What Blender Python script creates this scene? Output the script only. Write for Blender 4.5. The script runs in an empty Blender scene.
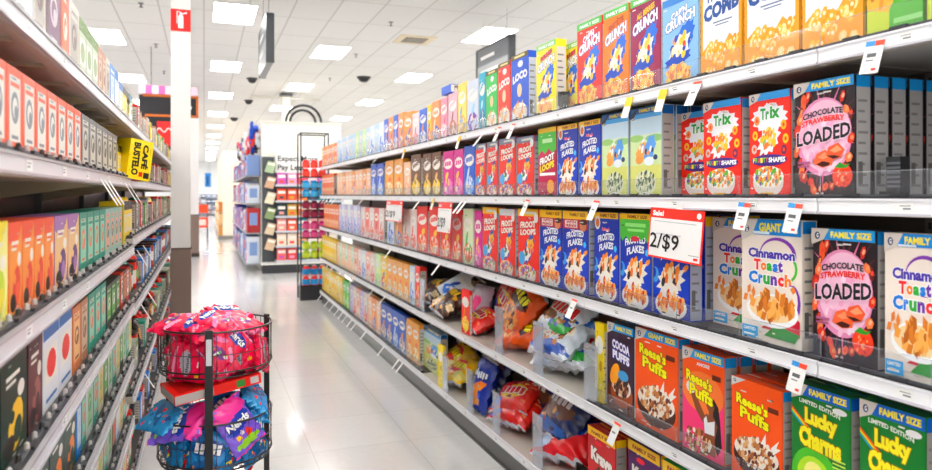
import bpy, math, random
from mathutils import Vector, Matrix, Euler
R = math.radians
S = bpy.context.scene
COL = S.collection
random.seed(7)
EYE = 1.55
F = 700.0
TH = math.atan(262 / 700)

# ------------------------------------------------------------ camera
cd = bpy.data.cameras.new('camera'); cam = bpy.data.objects.new('camera', cd); COL.objects.link(cam)
cam.location = (0, 0, EYE); cam.rotation_euler = (R(90), 0, -TH)
cd.sensor_width = 36; cd.lens = F / 932 * 36; cd.shift_y = -40 / 932
cd.clip_end = 200
cd.dof.use_dof = True; cd.dof.focus_distance = 2.7; cd.dof.aperture_fstop = 3.2
S.camera = cam
# ------------------------------------------------------------ world, exposure
w = bpy.data.worlds.new('world'); S.world = w; w.use_nodes = True
w.node_tree.nodes['Background'].inputs[0].default_value = (1, 1, 1, 1)
w.node_tree.nodes['Background'].inputs[1].default_value = 1.6  # added white fill light, entering where the wall behind the camera is left out
S.view_settings.view_transform = 'Standard'; S.view_settings.look = 'None'
S.view_settings.exposure = 0.27; S.view_settings.gamma = 1; S.view_settings.use_curve_mapping = False
PANEL_POWER = 17.0
S.cycles.max_bounces = 7; S.cycles.diffuse_bounces = 4; S.cycles.glossy_bounces = 3
S.cycles.transparent_max_bounces = 24; S.cycles.transmission_bounces = 4
S.cycles.use_denoising = True
S.cycles.sample_clamp_indirect = 6

# ------------------------------------------------------------ materials
def lin(h):
    h = h.lstrip('#'); o = []
    g = sum(int(h[i:i + 2], 16) for i in (0, 2, 4)) / 3
    for i in (0, 2, 4):
        c = int(h[i:i + 2], 16); c = max(0, min(255, g + (c - g) * 1.22)) / 255
        c = max(0, c - .10 * c * (1 - c) * 1.6)
        o.append(c / 12.92 if c <= .04045 else ((c + .055) / 1.055) ** 2.4)
    return (o[0], o[1], o[2], 1)

def mat(name, rough=.5, metal=0, coat=0, spec=.5, attr=True, col=None, noise=0, nscale=30, bump=0):
    m = bpy.data.materials.new(name); m.use_nodes = True
    nt = m.node_tree; b = nt.nodes['Principled BSDF']
    b.inputs['Roughness'].default_value = rough; b.inputs['Metallic'].default_value = metal
    b.inputs['Coat Weight'].default_value = coat; b.inputs['Coat Roughness'].default_value = .12
    b.inputs['Specular IOR Level'].default_value = spec
    src = None
    if attr:
        a = nt.nodes.new('ShaderNodeAttribute'); a.attribute_name = 'Col'; src = a.outputs['Color']
    elif col:
        c = nt.nodes.new('ShaderNodeRGB'); c.outputs[0].default_value = lin(col); src = c.outputs[0]
    if noise or bump:
        n = nt.nodes.new('ShaderNodeTexNoise'); n.inputs['Scale'].default_value = nscale
        n.inputs['Detail'].default_value = 4
        if noise:
            r = nt.nodes.new('ShaderNodeMapRange'); r.inputs['To Min'].default_value = 1 - noise; r.inputs['To Max'].default_value = 1 + noise * .4
            nt.links.new(n.outputs['Fac'], r.inputs['Value'])
            v = nt.nodes.new('ShaderNodeVectorMath'); v.operation = 'SCALE'
            nt.links.new(src, v.inputs[0]); nt.links.new(r.outputs[0], v.inputs['Scale']); src = v.outputs[0]
        if bump:
            bm = nt.nodes.new('ShaderNodeBump'); bm.inputs['Strength'].default_value = bump; bm.inputs['Distance'].default_value = .01
            nt.links.new(n.outputs['Fac'], bm.inputs['Height']); nt.links.new(bm.outputs[0], b.inputs['Normal'])
    nt.links.new(src, b.inputs['Base Color'])
    return m

def emat(name, col, st):
    m = bpy.data.materials.new(name); m.use_nodes = True; nt = m.node_tree
    nt.nodes.remove(nt.nodes['Principled BSDF'])
    e = nt.nodes.new('ShaderNodeEmission'); e.inputs[0].default_value = lin(col); e.inputs[1].default_value = st
    nt.links.new(e.outputs[0], nt.nodes['Material Output'].inputs[0]); return m

def clearmat(name, tint, haze, gloss):
    m = bpy.data.materials.new(name); m.use_nodes = True; nt = m.node_tree
    nt.nodes.remove(nt.nodes['Principled BSDF'])
    t = nt.nodes.new('ShaderNodeBsdfTransparent'); t.inputs[0].default_value = lin(tint)
    d = nt.nodes.new('ShaderNodeBsdfDiffuse'); d.inputs[0].default_value = lin('f4f4f6')
    g = nt.nodes.new('ShaderNodeBsdfGlossy'); g.inputs['Roughness'].default_value = .06
    x = nt.nodes.new('ShaderNodeMixShader'); x.inputs[0].default_value = haze
    fr = nt.nodes.new('ShaderNodeLayerWeight'); fr.inputs['Blend'].default_value = .12
    mu = nt.nodes.new('ShaderNodeMath'); mu.operation = 'MULTIPLY'; mu.inputs[1].default_value = gloss
    nt.links.new(fr.outputs['Facing'], mu.inputs[0])
    y = nt.nodes.new('ShaderNodeMixShader')
    nt.links.new(t.outputs[0], x.inputs[1]); nt.links.new(d.outputs[0], x.inputs[2])
    nt.links.new(mu.outputs[0], y.inputs[0]); nt.links.new(x.outputs[0], y.inputs[1]); nt.links.new(g.outputs[0], y.inputs[2])
    nt.links.new(y.outputs[0], nt.nodes['Material Output'].inputs[0]); return m

M = {
    'card': mat('printed_card', .42, spec=.35, coat=.06, noise=.04, nscale=60),
    'foil': mat('printed_foil', .26, coat=.4, bump=.25, nscale=18),
    'metal': mat('painted_metal', .35, coat=.2, noise=.03, nscale=8),
    'plastic': mat('plastic', .4, noise=.03),
    'matte': mat('matte', .8, noise=.05, nscale=12),
    'wire': mat('black_wire', .35, coat=.3),
    'clear': clearmat('clear_plastic', 'fcfdfe', .03, .35),
    'divider': clearmat('clear_divider', 'f8fafd', .15, .5),
    'lamp': emat('lamp_diffuser', 'fffefc', PANEL_POWER),
}
ML = ['card', 'foil', 'metal', 'plastic', 'matte', 'wire', 'clear', 'divider', 'lamp']
MI = {k: i for i, k in enumerate(ML)}

# ------------------------------------------------------------ mesh builder
_txt = {}
def text_mesh(s, bold):
    k = (s, bold)
    if k in _txt: return _txt[k]
    c = bpy.data.curves.new('t', 'FONT'); c.body = s; c.size = 1; c.resolution_u = 2; c.offset = bold
    c.fill_mode = 'BOTH' if False else c.fill_mode
    o = bpy.data.objects.new('t', c); COL.objects.link(o)
    bpy.context.view_layer.update()
    dg = bpy.context.evaluated_depsgraph_get(); me = bpy.data.meshes.new_from_object(o.evaluated_get(dg))
    vs = [(v.co.x, v.co.y) for v in me.vertices]; fs = [tuple(p.vertices) for p in me.polygons]
    bpy.data.meshes.remove(me); bpy.data.objects.remove(o); bpy.data.curves.remove(c)
    _txt[k] = (vs, fs); return vs, fs

class MB:
    def __init__(s): s.v = []; s.f = []; s.c = []; s.m = []; s.sm = []
    def add(s, vs, fs, col, m='card', smooth=False):
        b = len(s.v); s.v += [tuple(v) for v in vs]; c = lin(col) if isinstance(col, str) else col
        for f in fs:
            s.f.append(tuple(i + b for i in f)); s.c.append(c); s.m.append(MI[m]); s.sm.append(smooth)
    def box(s, x0, y0, z0, x1, y1, z1, col, m='card', mx=None):
        vs = [(x, y, z) for x in (x0, x1) for y in (y0, y1) for z in (z0, z1)]
        if mx: vs = [mx @ Vector(v) for v in vs]
        s.add(vs, [(0, 1, 3, 2), (4, 6, 7, 5), (0, 4, 5, 1), (2, 3, 7, 6), (0, 2, 6, 4), (1, 5, 7, 3)], col, m)
    def tube(s, pts, r, col, m='wire', n=8, closed=False):
        pts = [Vector(p) for p in pts]; vs = []; fs = []; N = len(pts)
        for i, p in enumerate(pts):
            a = pts[(i - 1) % N] if (closed or i) else p; b = pts[(i + 1) % N] if (closed or i < N - 1) else p
            d = (b - a).normalized(); u = d.cross(Vector((0, 0, 1)))
            if u.length < .05: u = d.cross(Vector((1, 0, 0)))
            u.normalize(); v = d.cross(u)
            rr = r[i] if isinstance(r, (list, tuple)) else r
            for k in range(n):
                t = 2 * math.pi * k / n; vs.append(p + (u * math.cos(t) + v * math.sin(t)) * rr)
        for i in range(N if closed else N - 1):
            j = (i + 1) % N
            for k in range(n): fs.append((i * n + k, i * n + (k + 1) % n, j * n + (k + 1) % n, j * n + k))
        if not closed: fs += [tuple(range(n)), tuple((N - 1) * n + k for k in range(n))]
        s.add(vs, fs, col, m, True)
    def lathe(s, prof, col, m='card', n=20, cols=None, c=(0, 0)):
        vs = []
        for (r, z) in prof:
            for k in range(n):
                t = 2 * math.pi * k / n; vs.append((c[0] + r * math.cos(t), c[1] + r * math.sin(t), z))
        for i in range(len(prof) - 1):
            fs = [(i * n + k, i * n + (k + 1) % n, (i + 1) * n + (k + 1) % n, (i + 1) * n + k) for k in range(n)]
            b = len(s.v)
            s.f += []
            s.add(vs if False else [vs[j] for j in range(i * n, (i + 2) * n)], [tuple(x - i * n for x in f) for f in fs], (cols[i] if cols else col), m, True)
        s.add([vs[j] for j in range(n)], [tuple(reversed(range(n)))], col, m)
        s.add([vs[j] for j in range((len(prof) - 1) * n, len(prof) * n)], [tuple(range(n))], (cols[-1] if cols else col), m)
    def mesh(s, name):
        me = bpy.data.meshes.new(name); me.from_pydata(s.v, [], s.f)
        for k in ML: me.materials.append(M[k])
        me.polygons.foreach_set('material_index', s.m); me.polygons.foreach_set('use_smooth', s.sm)
        a = me.color_attributes.new('Col', 'FLOAT_COLOR', 'CORNER')
        buf = []
        for f, c in zip(s.f, s.c): buf += list(c) * len(f)
        a.data.foreach_set('color', buf); me.update(); return me
    def build(s, name, parent=None, loc=None, rot=None):
        return place(s.mesh(name), name, parent, loc, rot)

def place(me, name, parent=None, loc=None, rot=None, scale=None):
    o = bpy.data.objects.new(name, me); COL.objects.link(o)
    if parent: o.parent = parent
    if loc: o.location = loc
    if rot: o.rotation_euler = rot
    if scale: o.scale = scale
    return o
_used = {}
def tag(o, label, cat, group=None, kind=None):
    if label: 
        o['label'] = label; _used[label] = _used.get(label, 0) + 1
    if cat: o['category'] = cat
    if group: o['group'] = group
    if kind: o['kind'] = kind
    return o
def empty(name, loc=(0, 0, 0), rz=0):
    o = bpy.data.objects.new(name, None); COL.objects.link(o); o.location = loc; o.rotation_euler = (0, 0, rz)
    o.empty_display_size = .1; return o
ORD = ['nearest', 'second nearest', 'third nearest', 'fourth nearest', 'fifth nearest', 'sixth nearest', 'seventh nearest', 'eighth nearest', 'ninth nearest', 'tenth nearest', 'eleventh nearest', 'twelfth nearest'] + ['%dth nearest' % i for i in range(13, 60)]

# ------------------------------------------------------------ pixel -> place on a known plane
def Yp(px, X):
    a = (px - 466) / F
    rx = math.sin(TH) + a * math.cos(TH); ry = math.cos(TH) - a * math.sin(TH)
    return ry * X / rx
def Zs(px, py, X):            # height of a point seen at px,py on the plane x = X
    return EYE + (195 - py) / (px - 204) * X / math.cos(TH)
def onY(px, py, Y):
    a = (px - 466) / F; rx = math.sin(TH) + a * math.cos(TH); ry = math.cos(TH) - a * math.sin(TH)
    return rx * Y / ry, EYE + (195 - py) / F * Y / ry

# ============================================================ STRUCTURE
def struct(o): o['kind'] = 'structure'; return o
def plane_mat(name, kind):
    m = bpy.data.materials.new(name); m.use_nodes = True; nt = m.node_tree; b = nt.nodes['Principled BSDF']
    tc = nt.nodes.new('ShaderNodeTexCoord'); br = nt.nodes.new('ShaderNodeTexBrick')
    nt.links.new(tc.outputs['Object'], br.inputs['Vector']); br.offset = 0; br.inputs['Scale'].default_value = 1
    nz = nt.nodes.new('ShaderNodeTexNoise'); nt.links.new(tc.outputs['Object'], nz.inputs['Vector'])
    if kind == 'floor':
        br.inputs['Brick Width'].default_value = .61; br.inputs['Row Height'].default_value = .61
        br.inputs['Mortar Size'].default_value = .0022
        br.inputs['Color1'].default_value = lin('dddcdb'); br.inputs['Color2'].default_value = lin('e2e1e0'); br.inputs['Mortar'].default_value = lin('c6c3c0')
        nz.inputs['Scale'].default_value = 26; nz.inputs['Detail'].default_value = 8
        b.inputs['Roughness'].default_value = .2; b.inputs['Coat Weight'].default_value = .55; b.inputs['Coat Roughness'].default_value = .06
        lo, hi = .93, 1.05
    else:
        br.inputs['Brick Width'].default_value = .61; br.inputs['Row Height'].default_value = 1.22
        br.inputs['Mortar Size'].default_value = .012
        br.inputs['Color1'].default_value = lin('e6e5e3'); br.inputs['Color2'].default_value = lin('e9e8e6'); br.inputs['Mortar'].default_value = lin('cbc9c6')
        nz.inputs['Scale'].default_value = 90
        b.inputs['Roughness'].default_value = .95; lo, hi = .95, 1.03
    mr = nt.nodes.new('ShaderNodeMapRange'); mr.inputs['To Min'].default_value = lo; mr.inputs['To Max'].default_value = hi
    nt.links.new(nz.outputs['Fac'], mr.inputs['Value'])
    v = nt.nodes.new('ShaderNodeVectorMath'); v.operation = 'SCALE'; nt.links.new(br.outputs['Color'], v.inputs[0]); nt.links.new(mr.outputs[0], v.inputs['Scale'])
    nt.links.new(v.outputs[0], b.inputs['Base Color'])
    if kind == 'floor':
        n2 = nt.nodes.new('ShaderNodeTexNoise'); n2.inputs['Scale'].default_value = 3; nt.links.new(tc.outputs['Object'], n2.inputs['Vector'])
        bp = nt.nodes.new('ShaderNodeBump'); bp.inputs['Strength'].default_value = .06; bp.inputs['Distance'].default_value = .05
        nt.links.new(n2.outputs['Fac'], bp.inputs['Height']); nt.links.new(bp.outputs[0], b.inputs['Coat Normal'])
    return m
CEIL = 4.27
def slab(name, x0, y0, z0, x1, y1, z1, m=None, col='f4f4f4'):
    b = MB(); b.box(x0, y0, z0, x1, y1, z1, col, 'matte'); o = struct(b.build(name))
    if m:
        o.data.materials.clear(); o.data.materials.append(m)
        for p in o.data.polygons: p.material_index = 0
    return o
slab('floor', -14, -7, -.1, 18, 62, 0, plane_mat('vinyl_floor', 'floor'))
slab('ceiling', -14, -7, CEIL, 18, 62, CEIL + .1, plane_mat('ceiling_tile', 'ceiling'))
slab('wall_back', -14, 62, 0, 18, 62.2, CEIL)
slab('wall_left', -14.2, -7, 0, -14, 62, CEIL)
slab('wall_right', 18, -7, 0, 18.2, 62, CEIL)

def column(x, y, label, top):
    b = MB(); hw = .096
    b.box(-hw, -hw, top, hw, hw, CEIL, 'e6e4e1', 'matte'); o = empty('support_column', (x, y, 0))
    b.build('shaft', o)
    b = MB(); b.box(-hw - .008, -hw - .008, 0, hw + .008, hw + .008, top, '8d7c72', 'matte'); b.box(-hw - .012, -hw - .012, top - .015, hw + .012, hw + .012, top, '5d4d44', 'matte')
    b.box(-hw - .014, -hw - .014, 0, hw + .014, hw + .014, .09, '4a403a', 'matte'); b.build('base_wrap', o)
    tag(o, label, 'column', kind='structure'); return o
column(-.232, 8.1, 'near white square column with brown lower wrap', .99)
column(-.22, 18.95, 'far white square column with brown lower wrap', 1.06)

# ceiling light panels
frame = MB(); pan = MB()
for (a, b_, c, d) in ((-.31, -.61, -.29, .61), (.29, -.61, .31, .61), (-.29, -.61, .29, -.59), (-.29, .59, .29, .61)): frame.box(a, b_, -.012, c, d, .01, 'd8d6d2', 'metal')
pan.box(-.29, -.59, -.004, .29, .59, .012, 'ffffff', 'lamp')
fm, pm = frame.mesh('light_frame'), pan.mesh('diffuser')
rows = {}
cols_ = [(-9.8, 0, 'seventh aisle outward'), (-7.75, 1, 'sixth line from the column'), (-5.7, 0, 'third line past the drinks shelves'), (-3.65, 1, 'second line past the drinks shelves'), (-1.6, 0, 'line just past the drinks shelves'),
         (.43, 1, 'line above the aisle'), (2.25, 0, 'line above the cereal shelves'), (4.55, 1, 'first line past the cereal shelves'), (6.6, 0, 'second line past the cereal shelves'), (8.65, 1, 'third line past the cereal shelves'), (10.7, 0, 'fourth line past the cereal shelves'), (12.75, 1, 'fifth line past the cereal shelves')]
for X, st, nm in cols_:
    k = 0
    y = -2.75 if st else -5
    while y < 60:
        o = empty('ceiling_light', (X, y, CEIL - .001)); place(fm, 'frame', o); place(pm, 'diffuser', o)
        tag(o, '%s white ceiling light panel in the %s' % (ORD[k], nm), 'light', 'ceiling light panels in the ' + nm)
        y += 4.6; k += 1

# ============================================================ BOX ART
class Art(MB):
    """front of a carton: x 0..W, z 0..H, front at y=0 facing -Y"""
    def __init__(s, W=.2, H=.3, D=.058, base='cc2222', side='c9c6c2', edge=None, top=None, m='card'):
        super().__init__(); s.W, s.H, s.D = W, H, D; s.L = .0004; s.mt = m
        t = top or base; e = edge or base
        s.box(-W / 2, 0, 0, W / 2, D, H, base, m)
        # side panels (facts), with print lines, on both narrow sides
        for sx in (-1, 1):
            x = sx * (W / 2 + .0003)
            def q(y0, z0, y1, z1, c, k=0):
                xx = x + sx * .0002 * k
                s.add([(xx, y0, z0), (xx, y1, z0), (xx, y1, z1), (xx, y0, z1)], [(0, 1, 2, 3)], c, m)
            q(.004, .004, D - .004, H * .9, side)
            q(.004, H * .9, D - .004, H - .002, t, 0)
            for i in range(9):
                z = H * (.1 + .085 * i); q(.010, z, D - .012 - (i * 7 % 5) * .003, z + .006, '8f8c8a', 1)
            q(.010, H * .12, D * .45, H * .3, '777472', 2)
        s.add([(-W / 2, D * .48, H + .0005), (W / 2, D * .48, H + .0005), (W / 2, D * .52, H + .0005), (-W / 2, D * .52, H + .0005)], [(0, 1, 2, 3)], t, m)
    def P(s, u, v): return ((u - .5) * s.W, -s.L, v * s.H)
    def poly(s, pts, col):
        pts = [s.P(max(0, min(1, u)), max(0, min(1, v))) for u, v in pts]
        s.add(pts, [tuple(range(len(pts)))], col, s.mt); s.L += .00006
    def rect(s, u0, v0, u1, v1, col): s.poly([(u0, v0), (u1, v0), (u1, v1), (u0, v1)], col)
    def ell(s, u, v, ru, rv=None, col='ffffff', n=18, rot=0, wob=0):
        rv = rv or ru * s.W / s.H; pts = []
        for k in range(n):
            t = 2 * math.pi * k / n; q = 1 + wob * (1 if k % 2 else -1)
            x = math.cos(t) * q; y = math.sin(t) * q
            pts.append((u + ru * x * math.cos(rot) - rv * y * math.sin(rot), v + rv * y * math.cos(rot) + ru * x * math.sin(rot)))
        s.poly(pts, col)
    def text(s, t, u0, v0, u1, v1, col, out=None, ob=.05, bold=.02, arc=0, slope=0):
        bold += .015
        # fit the string in the rect; arc raises the middle, slope tilts
        for lay, (c, b) in enumerate(([(out, bold + ob)] if out else []) + [(col, bold)]):
            vs, fs = text_mesh(t, bold)
            if not vs: return
            mnx = min(v[0] for v in vs); mxx = max(v[0] for v in vs); mny = min(v[1] for v in vs); mxy = max(v[1] for v in vs)
            v2, f2 = text_mesh(t, b)
            P = []
            for x, y in v2:
                a = (x - mnx) / (mxx - mnx); q = (y - mny) / max(1e-6, mxy - mny)
                u = u0 + a * (u1 - u0); v = v0 + q * (v1 - v0) + arc * (1 - (2 * a - 1) ** 2) + slope * (a - .5)
                P.append(s.P(max(0, min(1, u)), max(0, min(1, v))))
            s.add(P, f2, c, s.mt); s.L += .00006
    def heap(s, u, v, ru, rv, cols, n=40, r=.035, seed=1, ring=False):
        rg = random.Random(seed)
        for i in range(n):
            t = rg.random() * 6.283; q = math.sqrt(rg.random())
            x, y = u + ru * q * math.cos(t), v + rv * q * math.sin(t)
            rr = r * rg.uniform(.7, 1.2); s.L += .000002 - .00006
            s.ell(x, y, rr, None, cols[rg.randrange(len(cols))], 7, rg.random())
            if ring:
                s.L += .000002 - .00006; s.ell(x, y, rr * .35, None, '7a3a20', 5)
        s.L += .00006
    def bowl(s, u, v, ru, rv, rim, cols, n=40, r=.035, seed=1, dome=.5, ring=False):
        s.ell(u, v - rv * .35, ru, rv * 1.1, rim, 20); s.ell(u, v, ru, rv * .8, 'fdfaf2', 20)
        s.heap(u, v + rv * .1, ru * .86, rv * .72, cols, n, r, seed, ring)

def header(a, bg, txt, tc, corner=True, h=.085, sub=True):
    a.rect(0, 1 - h, 1, 1, bg)
    if corner:
        a.poly([(0, 1), (.3, 1), (.2, 1 - h), (0, 1 - h * 1.5)], 'd9d2cc'); a.ell(.1, 1 - h * .65, .045, None, '41506e', 10)
        a.text('G', .085, 1 - h * .85, .12, 1 - h * .45, 'ffffff')
    if txt: a.text(txt, .32 if corner else .12, 1 - h * .8, .95, 1 - h * .22, tc, bold=.03)

D = {}   # key -> (mesh, W, H, desc)
def reg(key, a, desc):
    g = random.Random(key); a.L += .0002
    for i in range(7):
        u = g.uniform(.04, .8); v = g.choice((g.uniform(.015, .06), g.uniform(.86, .885), g.uniform(.02, .1))); wd = g.uniform(.04, .14)
        a.rect(u, v, u + wd, v + .012, g.choice(('f4f2ee', 'e8e4dc', '2a2a30', 'd8d4d0'))); a.L -= .00006
    D[key] = (a.mesh(key), a.W, a.H, desc)

# -- chocolate strawberry
def d_loaded():
    a = Art(base='2a2228', side='b9b6b4', top='2a9fd8')
    for i in range(26):
        t = i * 2 * math.pi / 26 + .1; r0, r1 = .30, .52
        a.poly([(.5 + r0 * math.cos(t - .05), .52 + r0 * math.sin(t - .05)), (.5 + r1 * 1.2 * math.cos(t), .52 + r1 * math.sin(t)), (.5 + r0 * math.cos(t + .05), .52 + r0 * math.sin(t + .05))], ('8b3d52', 'e58ab0', '6b2a3a')[i % 3])
    a.ell(.5, .52, .46, .33, 'e9a3c6', 30); a.ell(.52, .53, .42, .30, 'f7cfe2', 30)
    g = random.Random(4)
    for i in range(30):
        t = i * .21 + g.uniform(-.05, .05); q = g.uniform(1.0, 1.13); u, v = .5 + .44 * q * math.cos(t), .50 + .40 * q * math.sin(t)
        if .03 < u < .97 and .04 < v < .88: a.ell(u, v, g.uniform(.05, .085), None, ('d8452a', 'e86a3c', '7a2c24', 'f08a58', 'c83a2a')[i % 5], 6, g.random() * 3); a.ell(u + .01, v + .006, .03, None, ('f4a070', 'f6c0a0', 'e8583c')[i % 3], 5, g.random())
    a.heap(.5, .5, .40, .28, ['f3b8d4', 'fbe0ee', 'f7cfe2'], 40, .05, 2); a.poly([(.34, .30), (.40, .38), (.54, .41), (.68, .36), (.66, .28), (.5, .26)], 'e8744a'); a.poly([(.42, .35), (.54, .39), (.62, .35), (.5, .33)], 'f4a07a'); a.poly([(.40, .29), (.5, .315), (.63, .30), (.6, .275), (.5, .268)], '4a1a12')
    a.poly([(.56, .36), (.60, .43), (.76, .46), (.86, .40), (.80, .34), (.66, .32)], 'e06a42'); a.poly([(.62, .40), (.74, .44), (.82, .40), (.7, .38)], 'f4a880'); a.poly([(.57, .36), (.68, .33), (.80, .345), (.7, .36)], '3a1410')
    a.ell(.82, .19, .16, .10, 'e8502c', 16); a.heap(.82, .18, .13, .08, ['f8b080', 'c8381c'], 20, .016, 5); a.poly([(.7, .26), (.78, .30), (.86, .275), (.95, .285), (.88, .25), (.78, .25)], '3d9a3a')
    a.text('CHOCOLATE', .17, .685, .83, .735, '2a1a20', bold=.02, arc=.02, slope=.03)
    a.text('STRAWBERRY', .15, .625, .86, .672, 'e0402c', bold=.02, arc=.02, slope=.03)
    a.text('LOADED', .06, .475, .95, .60, '17121c', 'f9dcea', .05, .02, slope=.06)
    a.rect(.08, .30, .3, .32, 'b06a90'); a.rect(.08, .27, .28, .285, 'b06a90')
    header(a, '2a9fd8', 'FAMILY SIZE', 'f8e23a'); reg('loaded', a, 'black strawberry cereal box with pink disc')
d_loaded()
def d_ctc(key, big):
    a = Art(base='f5ebe2', side='e8ddd2', top='1f8fd0')
    a.ell(.62, .72, .30, .14, '8d4bb0', 26); a.ell(.60, .71, .27, .125, 'f5ebe2', 26)
    a.ell(.80, .62, .14, .10, '58b84a', 16); a.ell(.78, .62, .12, .085, 'f5ebe2', 16)
    a.text('Cinnamon', .12, .685, .90, .765, '5a44a8', 'ffffff', .05, .035)
    for t, u0, u1, c in (('T', .22, .34, 'e23a38'), ('o', .34, .44, 'f08a20'), ('a', .44, .54, '3fae4a'), ('s', .54, .63, '2a86d2'), ('t', .63, .71, '7a42a8')): a.text(t, u0, .585, u1, .675 if t in 'Tt' else .65, c, 'ffffff', .05, .04)
    for t, u0, u1, c in (('C', .13, .29, '2a86d2'), ('r', .30, .38, '2a86d2'), ('u', .385, .50, '3aa84a'), ('n', .51, .62, '7a42a8'), ('c', .63, .73, 'e23a38'), ('h', .74, .85, 'f08a20')): a.text(t, u0, .475, u1, .575 if t in 'Ch' else .55, c, 'ffffff', .05, .04)
    a.poly([(.35, .12), (.98, .10), (.98, .22), (.85, .3)], 'c9304a'); a.poly([(.4, .06), (.9, .05), (.98, .12), (.6, .17)], '3d9a4a')
    a.ell(.86, .36, .13, .14, '8d4bb0', 14); a.ell(.84, .37, .11, .12, 'f5ebe2', 14)
    a.ell(.53, .27, .43, .135, 'ffffff', 24); a.ell(.53, .285, .38, .105, 'f3d9b0', 22)
    rg = random.Random(5)
    for i in range(46):
        t = rg.random() * 6.283; q = math.sqrt(rg.random()); a.L -= .000056
        a.ell(.53 + .35 * q * math.cos(t), .31 + .10 * q * math.sin(t), .062, None, ('d58a3e', 'e8a858', 'b8702c', 'f0bc70')[i % 4], 4, rg.random() * 3)
    for u, v in ((.14, .42), (.08, .35), (.88, .46), (.22, .40)): a.ell(u, v, .05, None, 'dd8f44', 4, u * 7)
    a.rect(.02, .02, .30, .12, '39aee0'); a.text('LIMITED', .05, .08, .26, .105, 'ffffff'); a.rect(.05, .04, .24, .055, 'ffffff')
    header(a, '1f8fd0', 'GIANT SIZE' if big else 'FAMILY SIZE', 'f8e23a', h=.125 if big else .09); a.rect(.22, 1 - (.12 if big else .088), .5, 1 - (.098 if big else .075), 'e8f4fc')
    reg(key, a, 'cream cinnamon square cereal box' + (', giant blue header' if big else ''))
d_ctc('ctc', 0); d_ctc('ctc_giant', 1)
def d_trix():
    a = Art(base='ee3520', side='c8c2be', top='3aa0d8')
    a.ell(.5, .76, .42, .13, 'f6f6fa', 26, 0, .10); a.ell(.49, .56, .27, .13, 'f6f6fa', 22, .3, .16); a.ell(.49, .56, .17, .08, 'e4e6f0', 18, .1, .1)
    a.heap(.49, .56, .2, .09, ['f2c230', 'f08a50', '8ac06a', 'f39a30', 'f6d880'], 26, .045, 8)
    a.text('Tr', .28, .745, .5, .855, '22a04a', 'ffffff', .03, .03); a.text('ix', .52, .75, .76, .865, '22a04a', 'ffffff', .03, .03)
    for u, v, c in ((.15, .6, 'f2c230'), (.85, .68, 'f5b52a'), (.9, .55, 'f5c83a'), (.13, .47, 'd8c8c0'), (.86, .45, '7a3a60'), (.2, .74, 'f0a060')):
        a.ell(u, v, .07, None, c, 10); a.ell(u, v, .03, None, 'ee5a2a', 8)
    a.bowl(.48, .20, .38, .13, 'f4e6e0', ['f2c230', 'ee5030', '6ab04a', '7a50a0', 'f39a30', '8fae9a'], 70, .035, 3)
    a.ell(.5, .36, .44, .055, '4b2a86', 20); 
    for i, ch in enumerate('FRUITY'): a.text(ch, .10 + i * .065, .338, .155 + i * .065, .385, ('f2e030', '7fd04a', 'f08030')[i % 3], bold=.03, arc=.004)
    a.text('SHAPES', .50, .338, .90, .385, 'ffffff', bold=.03)
    a.rect(.3, .0, .62, .055, 'f5b830'); header(a, '3aa0d8', '', 'ffffff', h=.07); reg('trix', a, 'red fruit cereal box with green lettering')
d_trix()
def d_bluey():
    a = Art(base='cfe2ee', side='c4bfba', top='2a6fb0')
    a.rect(0, .3, 1, .62, 'd6e6b8'); a.rect(0, .0, 1, .36, 'd9dc8c'); a.rect(0, .62, 1, .7, 'dfe9d8'); a.ell(.2, .66, .25, .04, 'a9cf86'); a.ell(.8, .65, .3, .04, '9cc78a')
    a.ell(.38, .50, .2, .10, 'f0b468', 12, .3, .1); a.ell(.64, .54, .2, .12, '6fa8e0', 14, .5, .12); a.ell(.82, .44, .07, .03, '35507a', 10); a.heap(.52, .54, .22, .1, ['35507a', 'f6f6f6', 'e8a050', '6fa8e0'], 16, .04, 21)
    a.ell(.3, .42, .12, .05, 'e8a860', 10); a.ell(.62, .40, .16, .05, 'eef4fa', 12)
    a.ell(.5, .16, .34, .14, 'e6e8d0', 20); a.heap(.5, .17, .3, .12, ['5d7a56', '8fa07a', 'c8cdb0', 'dcd8c0', '3f5a48'], 70, .035, 9)
    a.rect(0, .93, 1, 1, '2f6ea8'); a.text('FAMILY SIZE', .3, .945, .9, .985, 'f2d830', bold=.03); a.rect(0, .88, 1, .93, '58a8d8'); a.poly([(0, .93), (.25, 1), (.3, 1), (.1, .88), (0, .88)], '2b3b5a')
    reg('bluey', a, 'pale blue and lime cereal box')
d_bluey()
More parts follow.
